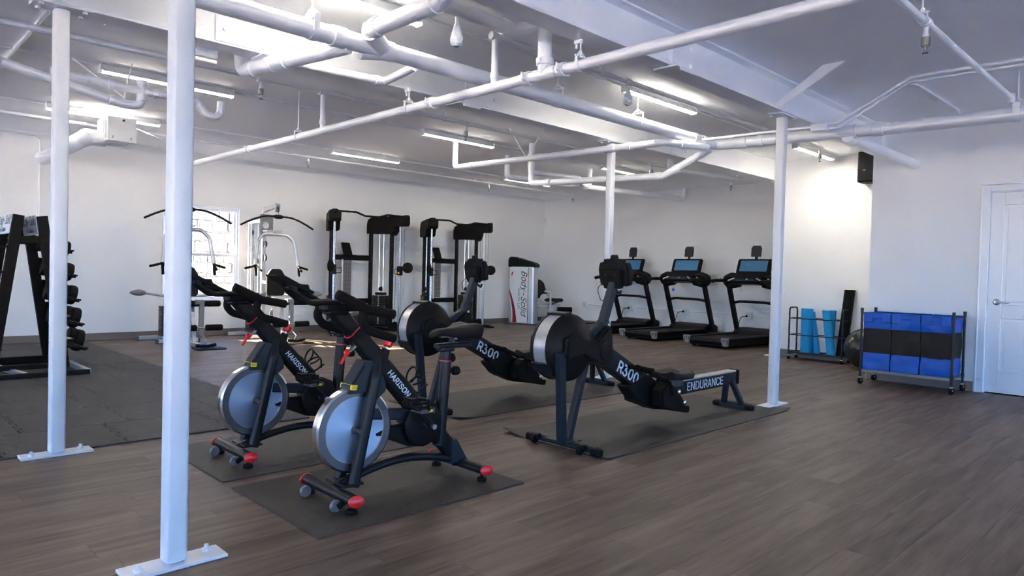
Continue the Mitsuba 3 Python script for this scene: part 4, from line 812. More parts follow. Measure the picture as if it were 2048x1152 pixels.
    obj(t, 'arm_hook', cat([tube(fillet([(.585, 0, 1.05), (.63, 0, 1.02), (.645, 0, 1.045)], .01), .010, 0, 8)]), 'm_charcoal_bluelit')
    mu, mv = V(0, 1, 0), unit(V(-.16, 0, .98)); mo = V(.575, 0, 1.165)
    mon = obj(t, 'monitor', prism(rpoly([(-.125, -.085), (-.135, .03), (-.118, .085), (.118, .085), (.135, .03), (.125, -.085)], .022), .055, mo, mu, mv, .008), 'm_black', 30)
    mw = unit(np.cross(mu, mv)); sgn = 1 if mw[0] > 0 else -1
    obj(mon, 'screen', prism(rpoly([(-.09, -.05), (.09, -.05), (.09, .055), (-.09, .055)], .006), .004, mo + mw * sgn * .0275, mu, mv), 'm_ink')
    obj(mon, 'back_cover', prism(rpoly([(-.075, -.10), (-.085, .04), (.085, .04), (.075, -.10)], .012), .045, mo - mw * sgn * .035, mu, mv, .008), 'm_blackmatte', 30)
    obj(mon, 'phone_holder', cat([prism(rpoly([(-.10, .07), (-.085, .105), (-.03, .108), (-.022, .135), (.022, .135), (.03, .108), (.085, .105), (.10, .07)], .006), .030, mo, mu, mv, .004)]), 'm_black', 30)
    obj(mon, 'rear_screw', cat([lathe([(0, 0), (.009, 0), (.009, .004), (0, .004)], mo - mw * sgn * .058 + mu * q + mv * .0, -mw * sgn, 10) for q in (-.045, .045)]), 'm_ink')
    obj(mon, 'cable', tube(fillet([mo - mw * sgn * .04 + mu * .07 - mv * .05, mo - mw * sgn * .11 + mu * .09 - mv * .09, mo - mw * sgn * .11 + mu * .06 - mv * .19, V(.52, .02, 1.0)], .05), .003, 0, 6), 'm_ink')
    return t
row = make_rower(M4((3.415, 3.035, 0)), 'black R300 rowing machine in front, marked ENDURANCE on its rail')
dup(row, 'black R300 rowing machine on the farther mat behind the spin bikes', M4((3.475, 4.60, 0)))

# ================================================================ TREADMILLS (local x towards the wall)
def make_tread(at, lab):
    t = thing('treadmill', lab, 'treadmill', 'treadmills along the far wall', at)
    dk = obj(t, 'deck', bx((.92, 0, .092), (1.70, .70, .125), .012), 'm_black')
    obj(t, 'belt', sweep([(.05, 0, .132), (1.52, 0, .150)], rrect(.54, .030, .012), hint=(0, 0, 1)), 'm_blackmatte', 35, 'black running belt')
    obj(t, 'rear_roller', rod((.055, -.30, .105), (.055, .30, .105), .042, 20), 'm_black', 40)
    for s in (-1, 1):
        obj(t, 'side_rail', sweep([(.06, s * .355, .150), (1.60, s * .355, .168)], rrect(.105, .040, .012), hint=(0, 0, 1)), 'm_black', 35)
        ec = obj(t, 'end_cap', prism(rpoly([(-.055, -.075), (-.062, .04), (-.045, .055), (.062, .055), (.062, .0), (.02, -.075)], .008), .055, (.028, s * .372, .125), (0, 1, 0), (0, 0, 1), .006), 'm_grey', 30, 'grey corner cap')
        obj(ec, 'cap_lettering', text('CT7', .040, (-.0015, s * .372 + .042, .110), (0, -1, 0), (0, 0, 1), .001, True), 'm_ink', False)
        obj(t, 'foot', lathe([(0, 0), (.03, 0), (.03, .03), (.012, .035), (.012, .08), (0, .08)], (.14, s * .30, .0), (0, 0, 1), 14), 'm_blackmatte')
        obj(t, 'upright', sweep(fillet([(1.70, s * .455, .05), (1.66, s * .455, .20), (1.34, s * .455, 1.06), (1.33, s * .45, 1.09)], .1), rrect(.062, .105, .02), hint=(1, 0, 0)), 'm_black', 35)
        obj(t, 'base_shoe', bx((1.66, s * .455, .075), (.30, .085, .13), .02), 'm_black')
        obj(t, 'handrail', sweep(fillet([(.86, s * .475, 1.098), (.93, s * .475, 1.115), (1.16, s * .47, 1.118), (1.36, s * .44, 1.16)], .1), rrect(.062, .062, .026), hint=(0, 0, 1)), 'm_black', 40)
        obj(t, 'handrail_button', lathe([(0, 0), (.017, 0), (.017, .018), (.010, .022), (0, .022)], (1.10, s * .47, 1.148), (0, 0, 1), 14), 'm_orange', 40, 'orange rail button')
        obj(t, 'pulse_grip', tube([(1.15, s * .22, 1.165), (1.12, s * .33, 1.115)], .014), 'm_chrome', 40, 'bright pulse grip')
    obj(t, 'motor_hood', prism(rpoly([(1.42, .13), (1.47, .215), (1.60, .258), (1.80, .262), (1.90, .225), (1.91, .13)], .02), .84, bev=.02), 'm_black', 30)
    obj(t, 'hood_print', bx((1.69, 0, .2625), (.025, .17, .001)), 'm_grey')
    obj(t, 'cross_bar', tube(fillet([(1.475, -.43, .715), (1.40, -.25, .745), (1.40, .25, .745), (1.475, .43, .715)], .2), .024), 'm_black', 40)
    cs = obj(t, 'console', prism(rpoly([(1.14, 1.075), (1.12, 1.12), (1.22, 1.165), (1.36, 1.285), (1.44, 1.275), (1.47, 1.15), (1.42, 1.06), (1.30, 1.045)], .02), .56, bev=.02), 'm_black', 30)
    for s in (-1, 1):
        obj(cs, 'speaker_pod', tube(fillet([(1.36, s * .24, 1.19), (1.34, s * .40, 1.20), (1.36, s * .53, 1.15), (1.38, s * .50, 1.06), (1.36, s * .40, 1.04), (1.36, s * .24, 1.07)], .08), .075, 0, 14, .066), 'm_black', 40)
        obj(cs, 'pod_panel', bar((1.31, s * .27, 1.15), (1.32, s * .42, 1.15), .02, .085, .01), 'm_darkgrey')
    obj(cs, 'keypad', prism(rpoly([(-.19, -.05), (.19, -.05), (.17, .05), (-.17, .05)], .01), .01, (1.155, 0, 1.135), (0, -1, 0), unit(V(.9, 0, .42))), 'm_charcoal_bluelit')
    obj(cs, 'start_key', lathe([(0, 0), (.020, 0), (.018, .006), (0, .006)], (1.145, -.03, 1.148), unit(V(-.42, 0, .9)), 16), 'm_key', 30, 'glowing blue key')
    sv = unit(V(.30, 0, .95)); so = V(1.42, 0, 1.375)
    sc = obj(t, 'screen_housing', prism(rpoly([(-.335, -.135), (-.335, .14), (.335, .14), (.335, -.135)], .03), .045, so, (0, -1, 0), sv, .008), 'm_blackmatte', 30)
    sw_ = np.cross(V(0, -1, 0), sv); q = 1 if sw_[0] < 0 else -1
    obj(sc, 'screen', prism(rpoly([(-.27, -.095), (-.27, .11), (.27, .11), (.27, -.095)], .004), .003, so + sw_ * q * .0235, (0, -1, 0), sv), 'm_display', label='lit blue display')
    obj(sc, 'screen_text', cat([bx(tuple(so + sw_ * q * .0255 + V(0, .16 - .03 * i, 0) + sv * (.045 - .02 * (i % 2))), (.001, .022, .008)) for i in range(4)]), 'm_displaytext')
    obj(t, 'tablet_stem', bar((1.47, 0, 1.49), (1.49, 0, 1.57), .05, .02, .004, (1, 0, 0)), 'm_black')
    th = obj(t, 'tablet_holder', prism(rpoly([(-.095, -.095), (-.10, .06), (-.085, .075), (-.075, .105), (.075, .105), (.085, .075), (.10, .06), (.095, -.095)], .01), .03, (1.48, 0, 1.65), (0, -1, 0), unit(V(.12, 0, .99)), .006), 'm_charcoal_bluelit', 30)
    obj(th, 'holder_print', text('SPIRIT', .018, (1.457, .04, 1.572), (0, -1, 0), (.12, 0, .99), .001, True), 'm_letter', False)
    obj(t, 'safety_cord', cat([tube(fillet([(1.14, .06, 1.09), (1.12, .05, 1.04), (1.13, -.03, 1.05), (1.12, -.06, 1.08)], .02), .003, 0, 6), tube([(1.12, .06, 1.08), (1.12, .065, .93)], .0025, 0, 6)]), 'm_ink')
    return t
scene['m_key'] = pr((.30, .62, .95), .3); scene['m_display'] = pr((.035, .15, .30), .4, spec=.2); scene['m_displaytext'] = pr((.20, .42, .62), .3)
RZ = -math.radians(5)
tm = make_tread(M4((10.456, 7.44, 0), RZ), 'black treadmill in the middle of the three along the far wall')
dup(tm, 'black treadmill nearest the camera, half hidden behind the white column', M4((10.37, 6.02, 0), RZ))
dup(tm, 'black treadmill farthest from the camera, behind the rowing machine monitor', M4((10.56, 8.84, 0), RZ))
one('safety_key', cat([bx((11.545, 7.40, .915), (.03, .055, .05), .008), rod((11.545, 7.40, .93), (11.545, 7.40, .96), .006)]), pr((.01, .10, .5), .35), 'small blue safety key hanging from the middle treadmill', 'key')

# ================================================================ CABLE MACHINES
def make_trainer(at, lab):
    t = thing('cable_machine', lab, 'cable machine', 'black dual cable machines', at)
    for s in (-1, 1):
        d = V(s * .43, -.90, 0); d = unit(d); o = V(s * .42, -.05, 0); side = V(-d[1], d[0], 0)
        P = lambda k, z: o + d * k + V(0, 0, z)
        tw = obj(t, 'tower_base', sweep([P(-.04, .035), P(.80, .035)], rrect(.085, .055, .008), hint=(0, 0, 1)), 'm_black', 35)
        obj(tw, 'foot_pad', cat([bx(P(.83, .022), (.14, .10, .03), .006, math.atan2(d[1], d[0]))]), 'm_blackmatte'); obj(tw, 'warning_sticker', bx(P(.905, .026), (.004, .05, .018), .0, math.atan2(d[1], d[0])), 'm_orange')
        obj(t, 'rear_post', bar(P(0, .03), P(0, 1.98), .075, .055, .006, hint=d), 'm_black')
        obj(t, 'front_post', bar(P(.45, .03), P(.45, 1.98), .075, .055, .006, hint=d), 'm_black')
        hood = Polygon([(-.045, 1.83), (-.045, 2.02), (-.02, 2.09), (.05, 2.135), (.14, 2.15), (.74, 2.165), (.775, 2.15), (.78, 2.02), (.755, 1.975), (.60, 1.97), (.565, 1.93), (.55, 1.87), (.50, 1.83)])
        obj(t, 'hood', prism(hood, .20, o + side * .0, d, (0, 0, 1), .012), 'm_blackmatte', 30)
        gr = obj(t, 'guide_rod', rod(P(.19, .1), P(.19, 1.85), .011, 12), 'm_chrome', 40, 'chrome guide rod'); obj(t, 'guide_rod', rod(P(.28, .1), P(.28, 1.85), .011, 12), 'm_chrome', 40)
        st = obj(t, 'weight_stack', bx(P(.235, .10), (.30, .17, .04), .004, math.atan2(d[1], d[0])), 'm_black')
        for i in range(16): obj(st, 'plate', bx(P(.235, .14 + i * .034), (.30, .17, .030), .005, math.atan2(d[1], d[0])), 'm_weight')
        obj(st, 'top_plate', bx(P(.235, .70), (.20, .10, .05), .01, math.atan2(d[1], d[0])), 'm_black')
        obj(st, 'plate_numbers', cat([bx(P(.235, .14 + i * .034) - side * (.0855 if (side[1] > 0) else -.0855), (.022, .002, .016), 0, math.atan2(d[1], d[0])) for i in range(16)]), 'm_letter')
        obj(st, 'selector_ball', sph(P(.235, .79), .042, 3), 'm_blackmatte', True); obj(st, 'selector_stem', rod(P(.235, .72), P(.235, .78), .008, 8), 'm_chrome')
        cr = obj(t, 'guide_rail', bar(P(.63, .06), P(.63, 1.97), .038, .038, .004, hint=d), 'm_steel', label='chrome guide rail with holes')
        for i in range(17): obj(cr, 'adjusting_hole', cat([rod(P(.63, .62 + i * .068) - side * .0205, P(.63, .62 + i * .068) + side * .0205, .007, 8), rod(P(.63, .62 + i * .068) - d * .0205, P(.63, .62 + i * .068) + d * .0205, .007, 8)]), 'm_ink')
        ca = obj(t, 'carriage', cat([bx(P(.63, 1.14), (.085, .085, .17), .008, math.atan2(d[1], d[0]))]), 'm_black')
        rdir = unit(V(s * .75, -.66, 0)); pc = P(.63, 1.20) + (V(s * .115, -.09, 0))
        obj(ca, 'pulley', lathe([(0, -.022), (.085, -.022), (.10, -.014), (.085, 0), (.10, .014), (.085, .022), (0, .022)], pc, unit(V(.82, s * .57, 0)) if s > 0 else unit(V(.57, -.82, 0)), 28), 'm_blackmatte', 40)
        obj(ca, 'pulley_arm', bar(P(.63, 1.20), pc, .03, .05, .005), 'm_black')
        obj(ca, 'pull_ring', tube(fillet([P(.63, 1.17), P(.63, 1.17) - V(s * .14, .02, 0), P(.63, 1.08) - V(s * .14, .02, 0), P(.63, 1.08)], .02), .006, 0, 8), 'm_black', 40)
        obj(ca, 'yellow_tag', bx(P(.63, 1.10) - side * (.044 if side[1] > 0 else -.044), (.035, .004, .03), 0, math.atan2(d[1], d[0])), 'm_yellow')
        obj(t, 'cable', cat([rod(P(.72, 1.26), P(.72, 2.0), .003, 6), rod(P(.54, .08), P(.54, 1.95), .003, 6), rod(P(.235, .72), P(.235, 1.9), .0035, 6)]), 'm_darkgrey')
        obj(t, 'hood_pulley', lathe([(0, -.02), (.07, -.02), (.075, .02), (0, .02)], P(.50, 1.87), side, 20), 'm_black', 40); obj(t, 'foot_pulley', lathe([(0, -.025), (.075, -.025), (.085, 0), (.075, .025), (0, .025)], P(.55, .10), side, 24), 'm_blackmatte', 40)
    L, R_ = V(-.75, -.72, 2.145), V(.75, -.72, 2.145)
    obj(t, 'pull_up_bar', tube(fillet([L, L + V(.42, 0, .01), L + V(.60, 0, -.045), R_ + V(-.60, 0, -.045), R_ + V(-.42, 0, .01), R_], .08), .017), 'm_black', 40)
    for e in (L, R_): obj(t, 'bar_bracket', bx(e + V(0, 0, .0), (.09, .10, .07), .015), 'm_black')
    for z, hh in ((1.365, .10), (.555, .095), (.10, .06)): obj(t, 'cross_bar', bar((-.42, -.03, z), (.42, -.03, z), .06, hh, .006), 'm_black')
    tb = obj(t, 'tablet_holder', prism(rpoly([(-.085, 0), (-.105, .24), (.075, .24), (.10, 0)], .015), .02, (-.09, -.07, 1.41), (1, 0, 0), unit(V(0, .3, .95)), .004), 'm_blackmatte'); obj(tb, 'holder_ledge', bx((-.07, -.09, 1.41), (.26, .06, .02), .004), 'm_blackmatte')
    pk = obj(t, 'exercise_placard', bx((-.085, -.063, .965), (.155, .006, .70), .001), 'm_placard')
    for i in range(9):
        z = .665 + i * .076
        obj(pk, 'placard_panel', cat([bx((-.085 + q, -.067, z), (.040, .002, .044)) for q in (-.05, 0, .05)] + [bx((-.085, -.067, z + .034), (.15, .002, .010))]), 'm_grey')
    obj(t, 'hanging_bar', rod((-.205, -.08, .58), (-.205, -.08, 1.33), .014, 12), 'm_white_plastic', label='white hanging bar')
    return t
ft = make_trainer(M4((6.935, 11.45, 0)), 'black dual cable machine against the back wall, left of the pair')
dup(ft, 'black dual cable machine near the far corner, behind the rowing machine monitor', M4((9.05, 11.45, 0)))

# ================================================================ MULTI GYMS
def make_gym(at, lab, fold=False):
    t = thing('multi_gym', lab, 'home gym', 'silver multi gyms by the window', at)
    q = rrect(.06, .06, .008)
    bs = obj(t, 'base_rail', bar((0, 1.0, .035), (0, -.45, .035), .06, .055, .004), 'm_silver')
    for y, w in ((.98, .36), (.35, .28)): obj(bs, 'cross_foot', bar((-w, y, .035), (w, y, .035), .06, .055, .004), 'm_silver')
    for x, y in ((-.37, .98), (.37, .98), (-.29, .35), (.29, .35)): obj(bs, 'end_cap', bx((x, y, .034), (.03, .07, .066), .008), 'm_darkgrey')
    obj(t, 'mast', cat([bar((0, .48, .05), (0, .48, 2.12), .062, .062, .005, (0, 1, 0))]), 'm_silver')
    obj(t, 'rear_post', cat([bar((-.02, .92, .05), (-.02, .92, 1.92), .075, .05, .005, (0, 1, 0)), bar((-.02, .95, 1.88), (0, .45, 1.90), .06, .06, .005)]), 'm_silver')
    obj(t, 'guide_rod', rod((-.07, .78, .05), (-.07, .78, 1.88), .011, 10), 'm_chrome', 40); obj(t, 'guide_rod', rod((.05, .78, .05), (.05, .78, 1.88), .011, 10), 'm_chrome', 40)
    st = obj(t, 'weight_stack', bx((-.01, .78, .09), (.22, .15, .04), .004), 'm_weight')
    for i in range(12): obj(st, 'plate', bx((-.01, .78, .13 + i * .034), (.22, .15, .030), .004), 'm_weight')
    obj(t, 'shroud_strip', bx((.10, .83, 1.1), (.035, .03, 1.5), .006), 'm_silver')
    obj(t, 'boom', cat([bar((0, .50, 2.06), (0, .02, 2.12), .055, .06, .005), bar((0, .04, 2.12), (0, -.02, 2.10), .07, .09, .008)]), 'm_silver')
    bd = obj(t, 'badge_plate', bx((.02, .425, 1.84), (.22, .04, .32), .012), 'm_grey'); obj(bd, 'badge', lathe([(0, 0), (.055, 0), (.05, .006), (0, .007)], (0, .404, 1.82), (0, -1, 0), 24), 'm_chrome', 40)
    for y, z, r in ((.0, 2.06, .05), (.93, 1.72, .055), (.42, 1.52, .055), (.42, 1.30, .055), (.72, 1.25, .055), (.36, .66, .055)): obj(t, 'pulley', lathe([(0, -.013), (r, -.013), (r - .012, 0), (r, .013), (0, .013)], (.0 if z != .66 else .05, y, z), (1, 0, 0), 24), 'm_darkgrey', 40)
    obj(t, 'cable', cat([rod((-.10, .62, .6), (-.10, .62, 1.9), .003, 6), rod((.0, -.03, 1.93), (0, -.03, 2.05), .003, 6), rod((-.14, .5, .5), (-.14, .5, 1.55), .0035, 6), rod((.05, .6, .6), (.05, .6, 1.9), .003, 6)]), 'm_darkgrey')
    lb = obj(t, 'lat_bar', tube([(x, -.03, 1.945 - .16 * max(0, abs(x) - .16) ** 1.5 / .28) for x in np.linspace(-.60, .60, 25)], .0145), 'm_black', 40, 'black lat pulldown bar')
    obj(lb, 'bar_collar', cat([lathe([(0, -.07), (.024, -.07), (.034, -.04), (.034, .04), (.024, .07), (0, .07)], (.0, -.03, 1.943), (1, 0, 0), 14)]), 'm_black', 40)
    # press arms
    pa = obj(t, 'press_arm', cat([tube(fillet([(s * .02, .08, 1.665), (s * .20, .06, 1.665), (s * .30, .02, 1.56), (s * .355, -.03, 1.18)], .12), .026) for s in (-1, 1)] + [bar((0, .44, 1.70), (0, .06, 1.67), .07, .06, .006), bx((0, .16, 1.72), (.26, .16, .03), .008)]), 'm_silver', 40)
    for s in (-1, 1):
        obj(pa, 'grip', rod((s * .355, -.03, 1.185), (s * .355, -.06, 1.01), .019, 12), 'm_foam', 40, 'black foam grip'); obj(pa, 'grip', rod((s * .355, -.03, 1.165), (s * .52, -.03, 1.12), .017, 12), 'm_foam', 40); obj(pa, 'grip', rod((s * .35, -.03, 1.17), (s * .33, -.19, 1.09), .017, 12), 'm_foam', 40)
    obj(t, 'back_pad', prism(rpoly([(-.145, .70), (-.145, 1.02), (-.08, 1.12), (.08, 1.12), (.145, 1.02), (.145, .70)], .05), .06, (0, .02, 0), (1, 0, 0), (0, 0, 1), .014), 'm_pad', 30)
    obj(t, 'pad_arm', cat([bar((0, .46, .90), (0, .05, .90), .05, .05, .004), bar((-.03, .46, .66), (-.03, -.30, .62), .05, .05, .004)]), 'm_silver')
    obj(t, 'seat_pad', prism(rpoly([(-.16, -.02), (-.13, -.40), (.13, -.40), (.16, -.02)], .05), .055, (0, 0, .60), (1, 0, 0), (0, 1, 0), .014), 'm_pad', 30)
    obj(t, 'seat_post', cat([bar((0, -.18, .57), (0, -.28, .04), .05, .05, .004), tube([(-.05, -.1, .56), (-.05, .05, .45), (-.05, .05, .06)], .02)]), 'm_silver'); obj(t, 'seat_spring', cat([lathe([(0, 0), (.03, 0), (.03, .01), (0, .01)], (-.10, -.05, .30 + i * .02), (0, 0, 1), 14) for i in range(9)]), 'm_darkgrey')
    ld = obj(t, 'leg_developer', cat([bar((.03, -.46, .67), (.0, -.52, .16), .062, .05, .005, (0, 1, 0)), bx((.0, -.44, .64), (.09, .12, .06), .008)]), 'm_grey', label='grey leg lever')
    for z, y in ((.615, -.44), (.285, -.53)):
        obj(ld, 'roller_rod', rod((-.27, y, z), (.29, y, z), .011, 8), 'm_chrome')
        for s in (-1, 1): obj(ld, 'foam_roller', rod((s * .06, y, z), (s * .29, y, z), .043, 20, .012), 'm_foam', 40, 'black foam roller')
    obj(ld, 'chain_hook', tube(fillet([(.02, -.54, .18), (.05, -.60, .12), (.03, -.58, .06)], .02), .006, 0, 6), 'm_chrome')
    obj(t, 'foot_plate', prism(rpoly([(-.10, -.46), (-.14, -.78), (.26, -.80), (.26, -.52)], .03), .012, (0, 0, .010), (1, 0, 0), (0, 1, 0)), 'm_blackmatte'); obj(t, 'low_pulley_bar', tube(fillet([(-.10, -.62, .05), (.05, -.64, .04), (.16, -.66, .06)], .03), .022), 'm_black', 40)
    for s in (-1, 1):
        e = V(s * .40, -.40, .74) if fold else V(s * .60, -.08, .755)
        dd = unit(V(s * .35, -.9, .04)) if fold else unit(V(s, -.42, .04))
        a = obj(t, 'pec_arm', tube(fillet([(s * .06, .38, .70), (s * .25, .15, .70), e], .1), .020), 'm_silver', 40)
        obj(a, 'paddle', lathe([(0, -.115), (.022, -.105), (.040, -.06), (.045, 0), (.036, .06), (.020, .11), (.010, .125), (0, .125)], e + dd * .09, dd, 18), 'm_grey', True)
    return t
gy = make_gym(M4((5.03, 10.48, 0)), 'silver multi gym right of the window, its back pad showing above the spin bike', True)
make_gym(M4((3.66, 10.40, 0)), 'silver multi gym left of the window, mostly hidden by the big white column')

# ================================================================ DUMBBELL RACK AND DUMBBELLS
t = thing('dumbbell_rack', 'black A frame dumbbell rack with white name signs at the left edge', 'dumbbell rack')
YN, YF, XC = 8.50, 9.25, 1.445
def legx(s, z): return XC + s * (.098 + (1.61 - z) * .136)
fb = obj(t, 'base_bar', bar((.90, 8.10, .035), (1.90, 8.10, .035), .05, .05, .004), 'm_black'); obj(t, 'base_bar', bar((.90, 9.25, .035), (1.90, 9.25, .035), .05, .05, .004), 'm_black')
for x in (.93, 1.885): obj(fb, 'side_bar', bar((x, 8.10, .035), (x, 9.25, .035), .05, .05, .004), 'm_silver')
obj(fb, 'brace_bar', bar((1.20, 9.22, .035), (1.36, 8.12, .035), .05, .045, .004), 'm_silver')
TZ = [.28 + k * .257 for k in range(5)]
for y in (YN, YF):
    for s in (-1, 1): obj(t, 'leg', bar((legx(s, 1.61), y, 1.61), (legx(s, .05), y, .05), .06, .095, .003, hint=(1, 0, 0)), 'm_blackmatte')
    obj(t, 'cross_bar', bar((legx(-1, 1.36), y, 1.36), (legx(1, 1.36), y, 1.36), .05, .06, .004), 'm_blackmatte')
    obj(t, 'foot_bar', bar((legx(-1, .08) - .05, y, .07), (legx(1, .08) + .05, y, .07), .05, .05, .004), 'm_blackmatte')
obj(t, 'top_plate', prism(rpoly([(-.085, 1.40), (-.06, 1.58), (.06, 1.58), (.085, 1.40)], .01), .02, (XC, YF + .03, 0)), 'm_blackmatte')
for s in (-1, 1):
    for z in TZ:
        tr_ = obj(t, 'tier_rail', bar((legx(s, z) + s * .130, 8.40, z - .022), (legx(s, z) + s * .130, 9.55, z - .022), .05, .018, .002), 'm_blackmatte')
        obj(tr_, 'outer_rail', bar((legx(s, z) + s * .205, 8.40, z - .042), (legx(s, z) + s * .205, 9.55, z - .042), .05, .018, .002), 'm_blackmatte')
    for z in TZ:
        for y in (YN, YF): obj(t, 'bracket', bar((legx(s, z) + s * .03, y, z - .012), (legx(s, z) + s * .23, y, z - .062), .05, .022, .003), 'm_blackmatte')
    up_ = unit(V(-s * .136, 0, 1.0)); nv = unit(V(s, 0, .136)); xs = legx(s, 1.52) + (.052 if s > 0 else .052) * -1
    pn = obj(t, 'sign', orient(bx((0, 0, 0), (YF - YN, .20, .006), .001), V(xs, (YN + YF) / 2, 1.52), V(0, s, 0), up_, nv), 'm_sign', label='white sign with brush lettering')
    for q, (w, h, dz, sh_) in enumerate((('Body-Solid', .095, .0, .3), ('Pro Clubline', .042, -.075, .1))):
        for ff in (1, -1):
            obj(pn, 'sign_lettering', text(w, h, V(xs, (YN + YF) / 2, 1.52) + up_ * dz + nv * (.0032 * ff), V(0, s * ff, 0), up_, .001, False, sh_, True), 'm_ink', False)
def make_dumbbell(at, lab, r):
    t = thing('dumbbell', lab, 'dumbbell', 'black round dumbbells on the A frame rack', at)
    obj(t, 'handle', lathe([(0, -.07), (.014, -.07), (.017, -.02), (.018, 0), (.017, .02), (.014, .07), (0, .07)], (0, 0, 0), (1, 0, -.25), 14), 'm_chrome', 40, 'chrome handle')
    for s in (-1, 1): obj(t, 'head', lathe([(0, .065), (r - .03, .065), (r - .008, .070), (r, .080), (r, .130), (r - .012, .148), (r * .6, .156), (0, .156)], (0, 0, 0), (s, 0, -.25 * s), 28), 'm_blackmatte', 40)
    return t
tier = ['lowest', 'second', 'third', 'fourth', 'top']
for s in (1, -1):
    for k, z in enumerate(TZ):
        r = [.122, .115, .108, .100, .092][k]
        for y, w in ((9.07, 'nearer'), (9.40, 'farther')):
            at_ = T().translate([legx(s, z) + s * .175, y, z + .012]).rotate([0, 0, 1], 0 if s > 0 else 180)
            make_dumbbell(at_, f"black round dumbbell, {w} of the two on the {tier[k]} tier, {'right' if s > 0 else 'left'} side of the rack", min(r, .122))

# ================================================================ LEG MACHINE IN THE FAR CORNER
t = thing('leg_machine', 'leg curl machine with a tall white and silver weight shroud in the far corner', 'leg machine')
A, Bq = V(10.95, 11.33, 0), V(11.19, 10.74, 0); u = unit(Bq - A); w = V(u[1], -u[0], 0)     # u along the front, w out of the front
if w @ V(-.7, -.7, 0) < 0: w = -w
L = np.linalg.norm(Bq - A); D = .26
def S(a, b, z): return A + u * a - w * b + V(0, 0, z)
def plan(a0, a1, b0, b1, z0, z1, r=.03):
    P = rpoly([(a0, b0), (a1, b0), (a1, b1), (a0, b1)], r); return prism(P, z1 - z0, A + V(0, 0, (z0 + z1) / 2), u, -w)
sh = obj(t, 'shroud', plan(0, L, 0, D, .03, 1.30, .07), 'm_silver', 30)
obj(t, 'base', plan(-.08, L + .3, -.05, D + .05, .0, .035, .02), 'm_darkgrey')
obj(sh, 'front_panel', prism([(.035, .05), (L - .16, .05), (L - .16, 1.29), (.035, 1.29)], .006, A + w * .003, u, (0, 0, 1)), 'm_sign')
obj(sh, 'red_line', prism([(L - .158, .05), (L - .150, .05), (L - .150, 1.29), (L - .158, 1.29)], .008, A + w * .003, u, (0, 0, 1)), 'm_maroon')
obj(sh, 'grey_swoosh', prism([(.035, .05), (.10, .05), (.085, .30), (.055, .55), (.035, .70)], .004, A + w * .007, u, (0, 0, 1)), 'm_silver')
obj(sh, 'maroon_swoosh', prism([(.12, .05), (.225, .05), (.205, .20), (.165, .42), (.10, .62), (.035, .80), (.035, .70), (.075, .55), (.12, .30)], .005, A + w * .007, u, (0, 0, 1)), 'm_maroon')
obj(sh, 'lettering', text('Body-Solid', .135, A + u * (L - .315) + w * .007 + V(0, 0, 1.22), V(0, 0, -1), u, .002, False, .38), 'm_ink', False, 'black brush style lettering')
obj(sh, 'lettering', text('Built for Life', .060, A + u * (L - .395) + w * .007 + V(0, 0, .82), V(0, 0, -1), u, .002, False), 'm_grey', False, 'small grey lettering')
obj(sh, 'logo_mark', prism(rpoly([(.07, 1.13), (.085, 1.17), (.11, 1.19), (.12, 1.16), (.10, 1.12), (.085, 1.09)], .006), .004, A + w * .007, u, (0, 0, 1)), 'm_red')
cap = prism(rpoly([(-.012, 1.29), (-.012, 1.46), (.02, 1.51), (.07, 1.525), (.18, 1.505), (L - .06, 1.40), (L + .012, 1.36), (L + .012, 1.29)], .02), D + .02, A - w * D / 2, u, (0, 0, 1), .012)
obj(sh, 'cap', cap, 'm_black', 30, 'black slanted cap')
scene['m_gymgrey'] = pr((.30, .30, .30), .38, .4)
# frame, pads and rollers standing beside it towards the far wall
O = V(11.55, 11.0, 0); ax = unit(V(.72, -.69, 0)); ay = V(-ax[1], ax[0], 0)
def Q(a, b, z): return O + ax * a + ay * b + V(0, 0, z)
fr = obj(t, 'frame', cat([bar(Q(-.22, .05, .04), Q(.75, .05, .04), .06, .06, .006), bar(Q(.0, .05, .04), Q(.0, .05, .62), .06, .06, .006, ax), bar(Q(-.16, .05, .04), Q(-.16, .05, .6), .06, .06, .006, ax), tube(fillet([Q(-.22, .05, .05), Q(-.24, .05, .55), Q(-.10, .05, .72), Q(.12, .05, .74)], .15), .035), bar(Q(.0, .05, .42), Q(.55, .05, .42), .06, .07, .006), bar(Q(.5, .05, .06), Q(.5, .05, .42), .06, .06, .006, ax)]), 'm_gymgrey')
obj(t, 'cam_plate', lathe([(0, -.012), (.10, -.012), (.105, 0), (.10, .012), (0, .012)], Q(.17, -.04, .60), ay, 28), 'm_gymgrey', 40)
obj(t, 'back_pad', prism(rpoly([(-.14, .0), (-.14, .36), (-.08, .44), (.08, .44), (.14, .36), (.14, .0)], .05), .09, Q(.12, .02, .60), ax, unit(V(-.30 * ax[0], -.30 * ax[1], .95)), .02), 'm_pad', 30)
obj(t, 'seat_pad', prism(rpoly([(0, -.16), (.44, -.13), (.44, .13), (0, .16)], .05), .075, Q(.16, .08, .56), ax, ay, .02), 'm_pad', 30); obj(t, 'seat_bracket', bar(Q(.12, .08, .40), Q(.5, .08, .52), .05, .04, .004), 'm_darkgrey')
lv = obj(t, 'swing_arm', cat([bar(Q(.30, -.14, .76), Q(.30, -.14, .36), .05, .05, .006, ax), bar(Q(.16, -.14, .76), Q(.32, -.14, .76), .05, .05, .006), lathe([(0, -.03), (.07, -.03), (.07, .03), (0, .03)], Q(.33, -.14, .36), ay, 20), rod(Q(.33, -.14, .36), Q(.50, -.12, .36), .02, 10)]), 'm_gymgrey')
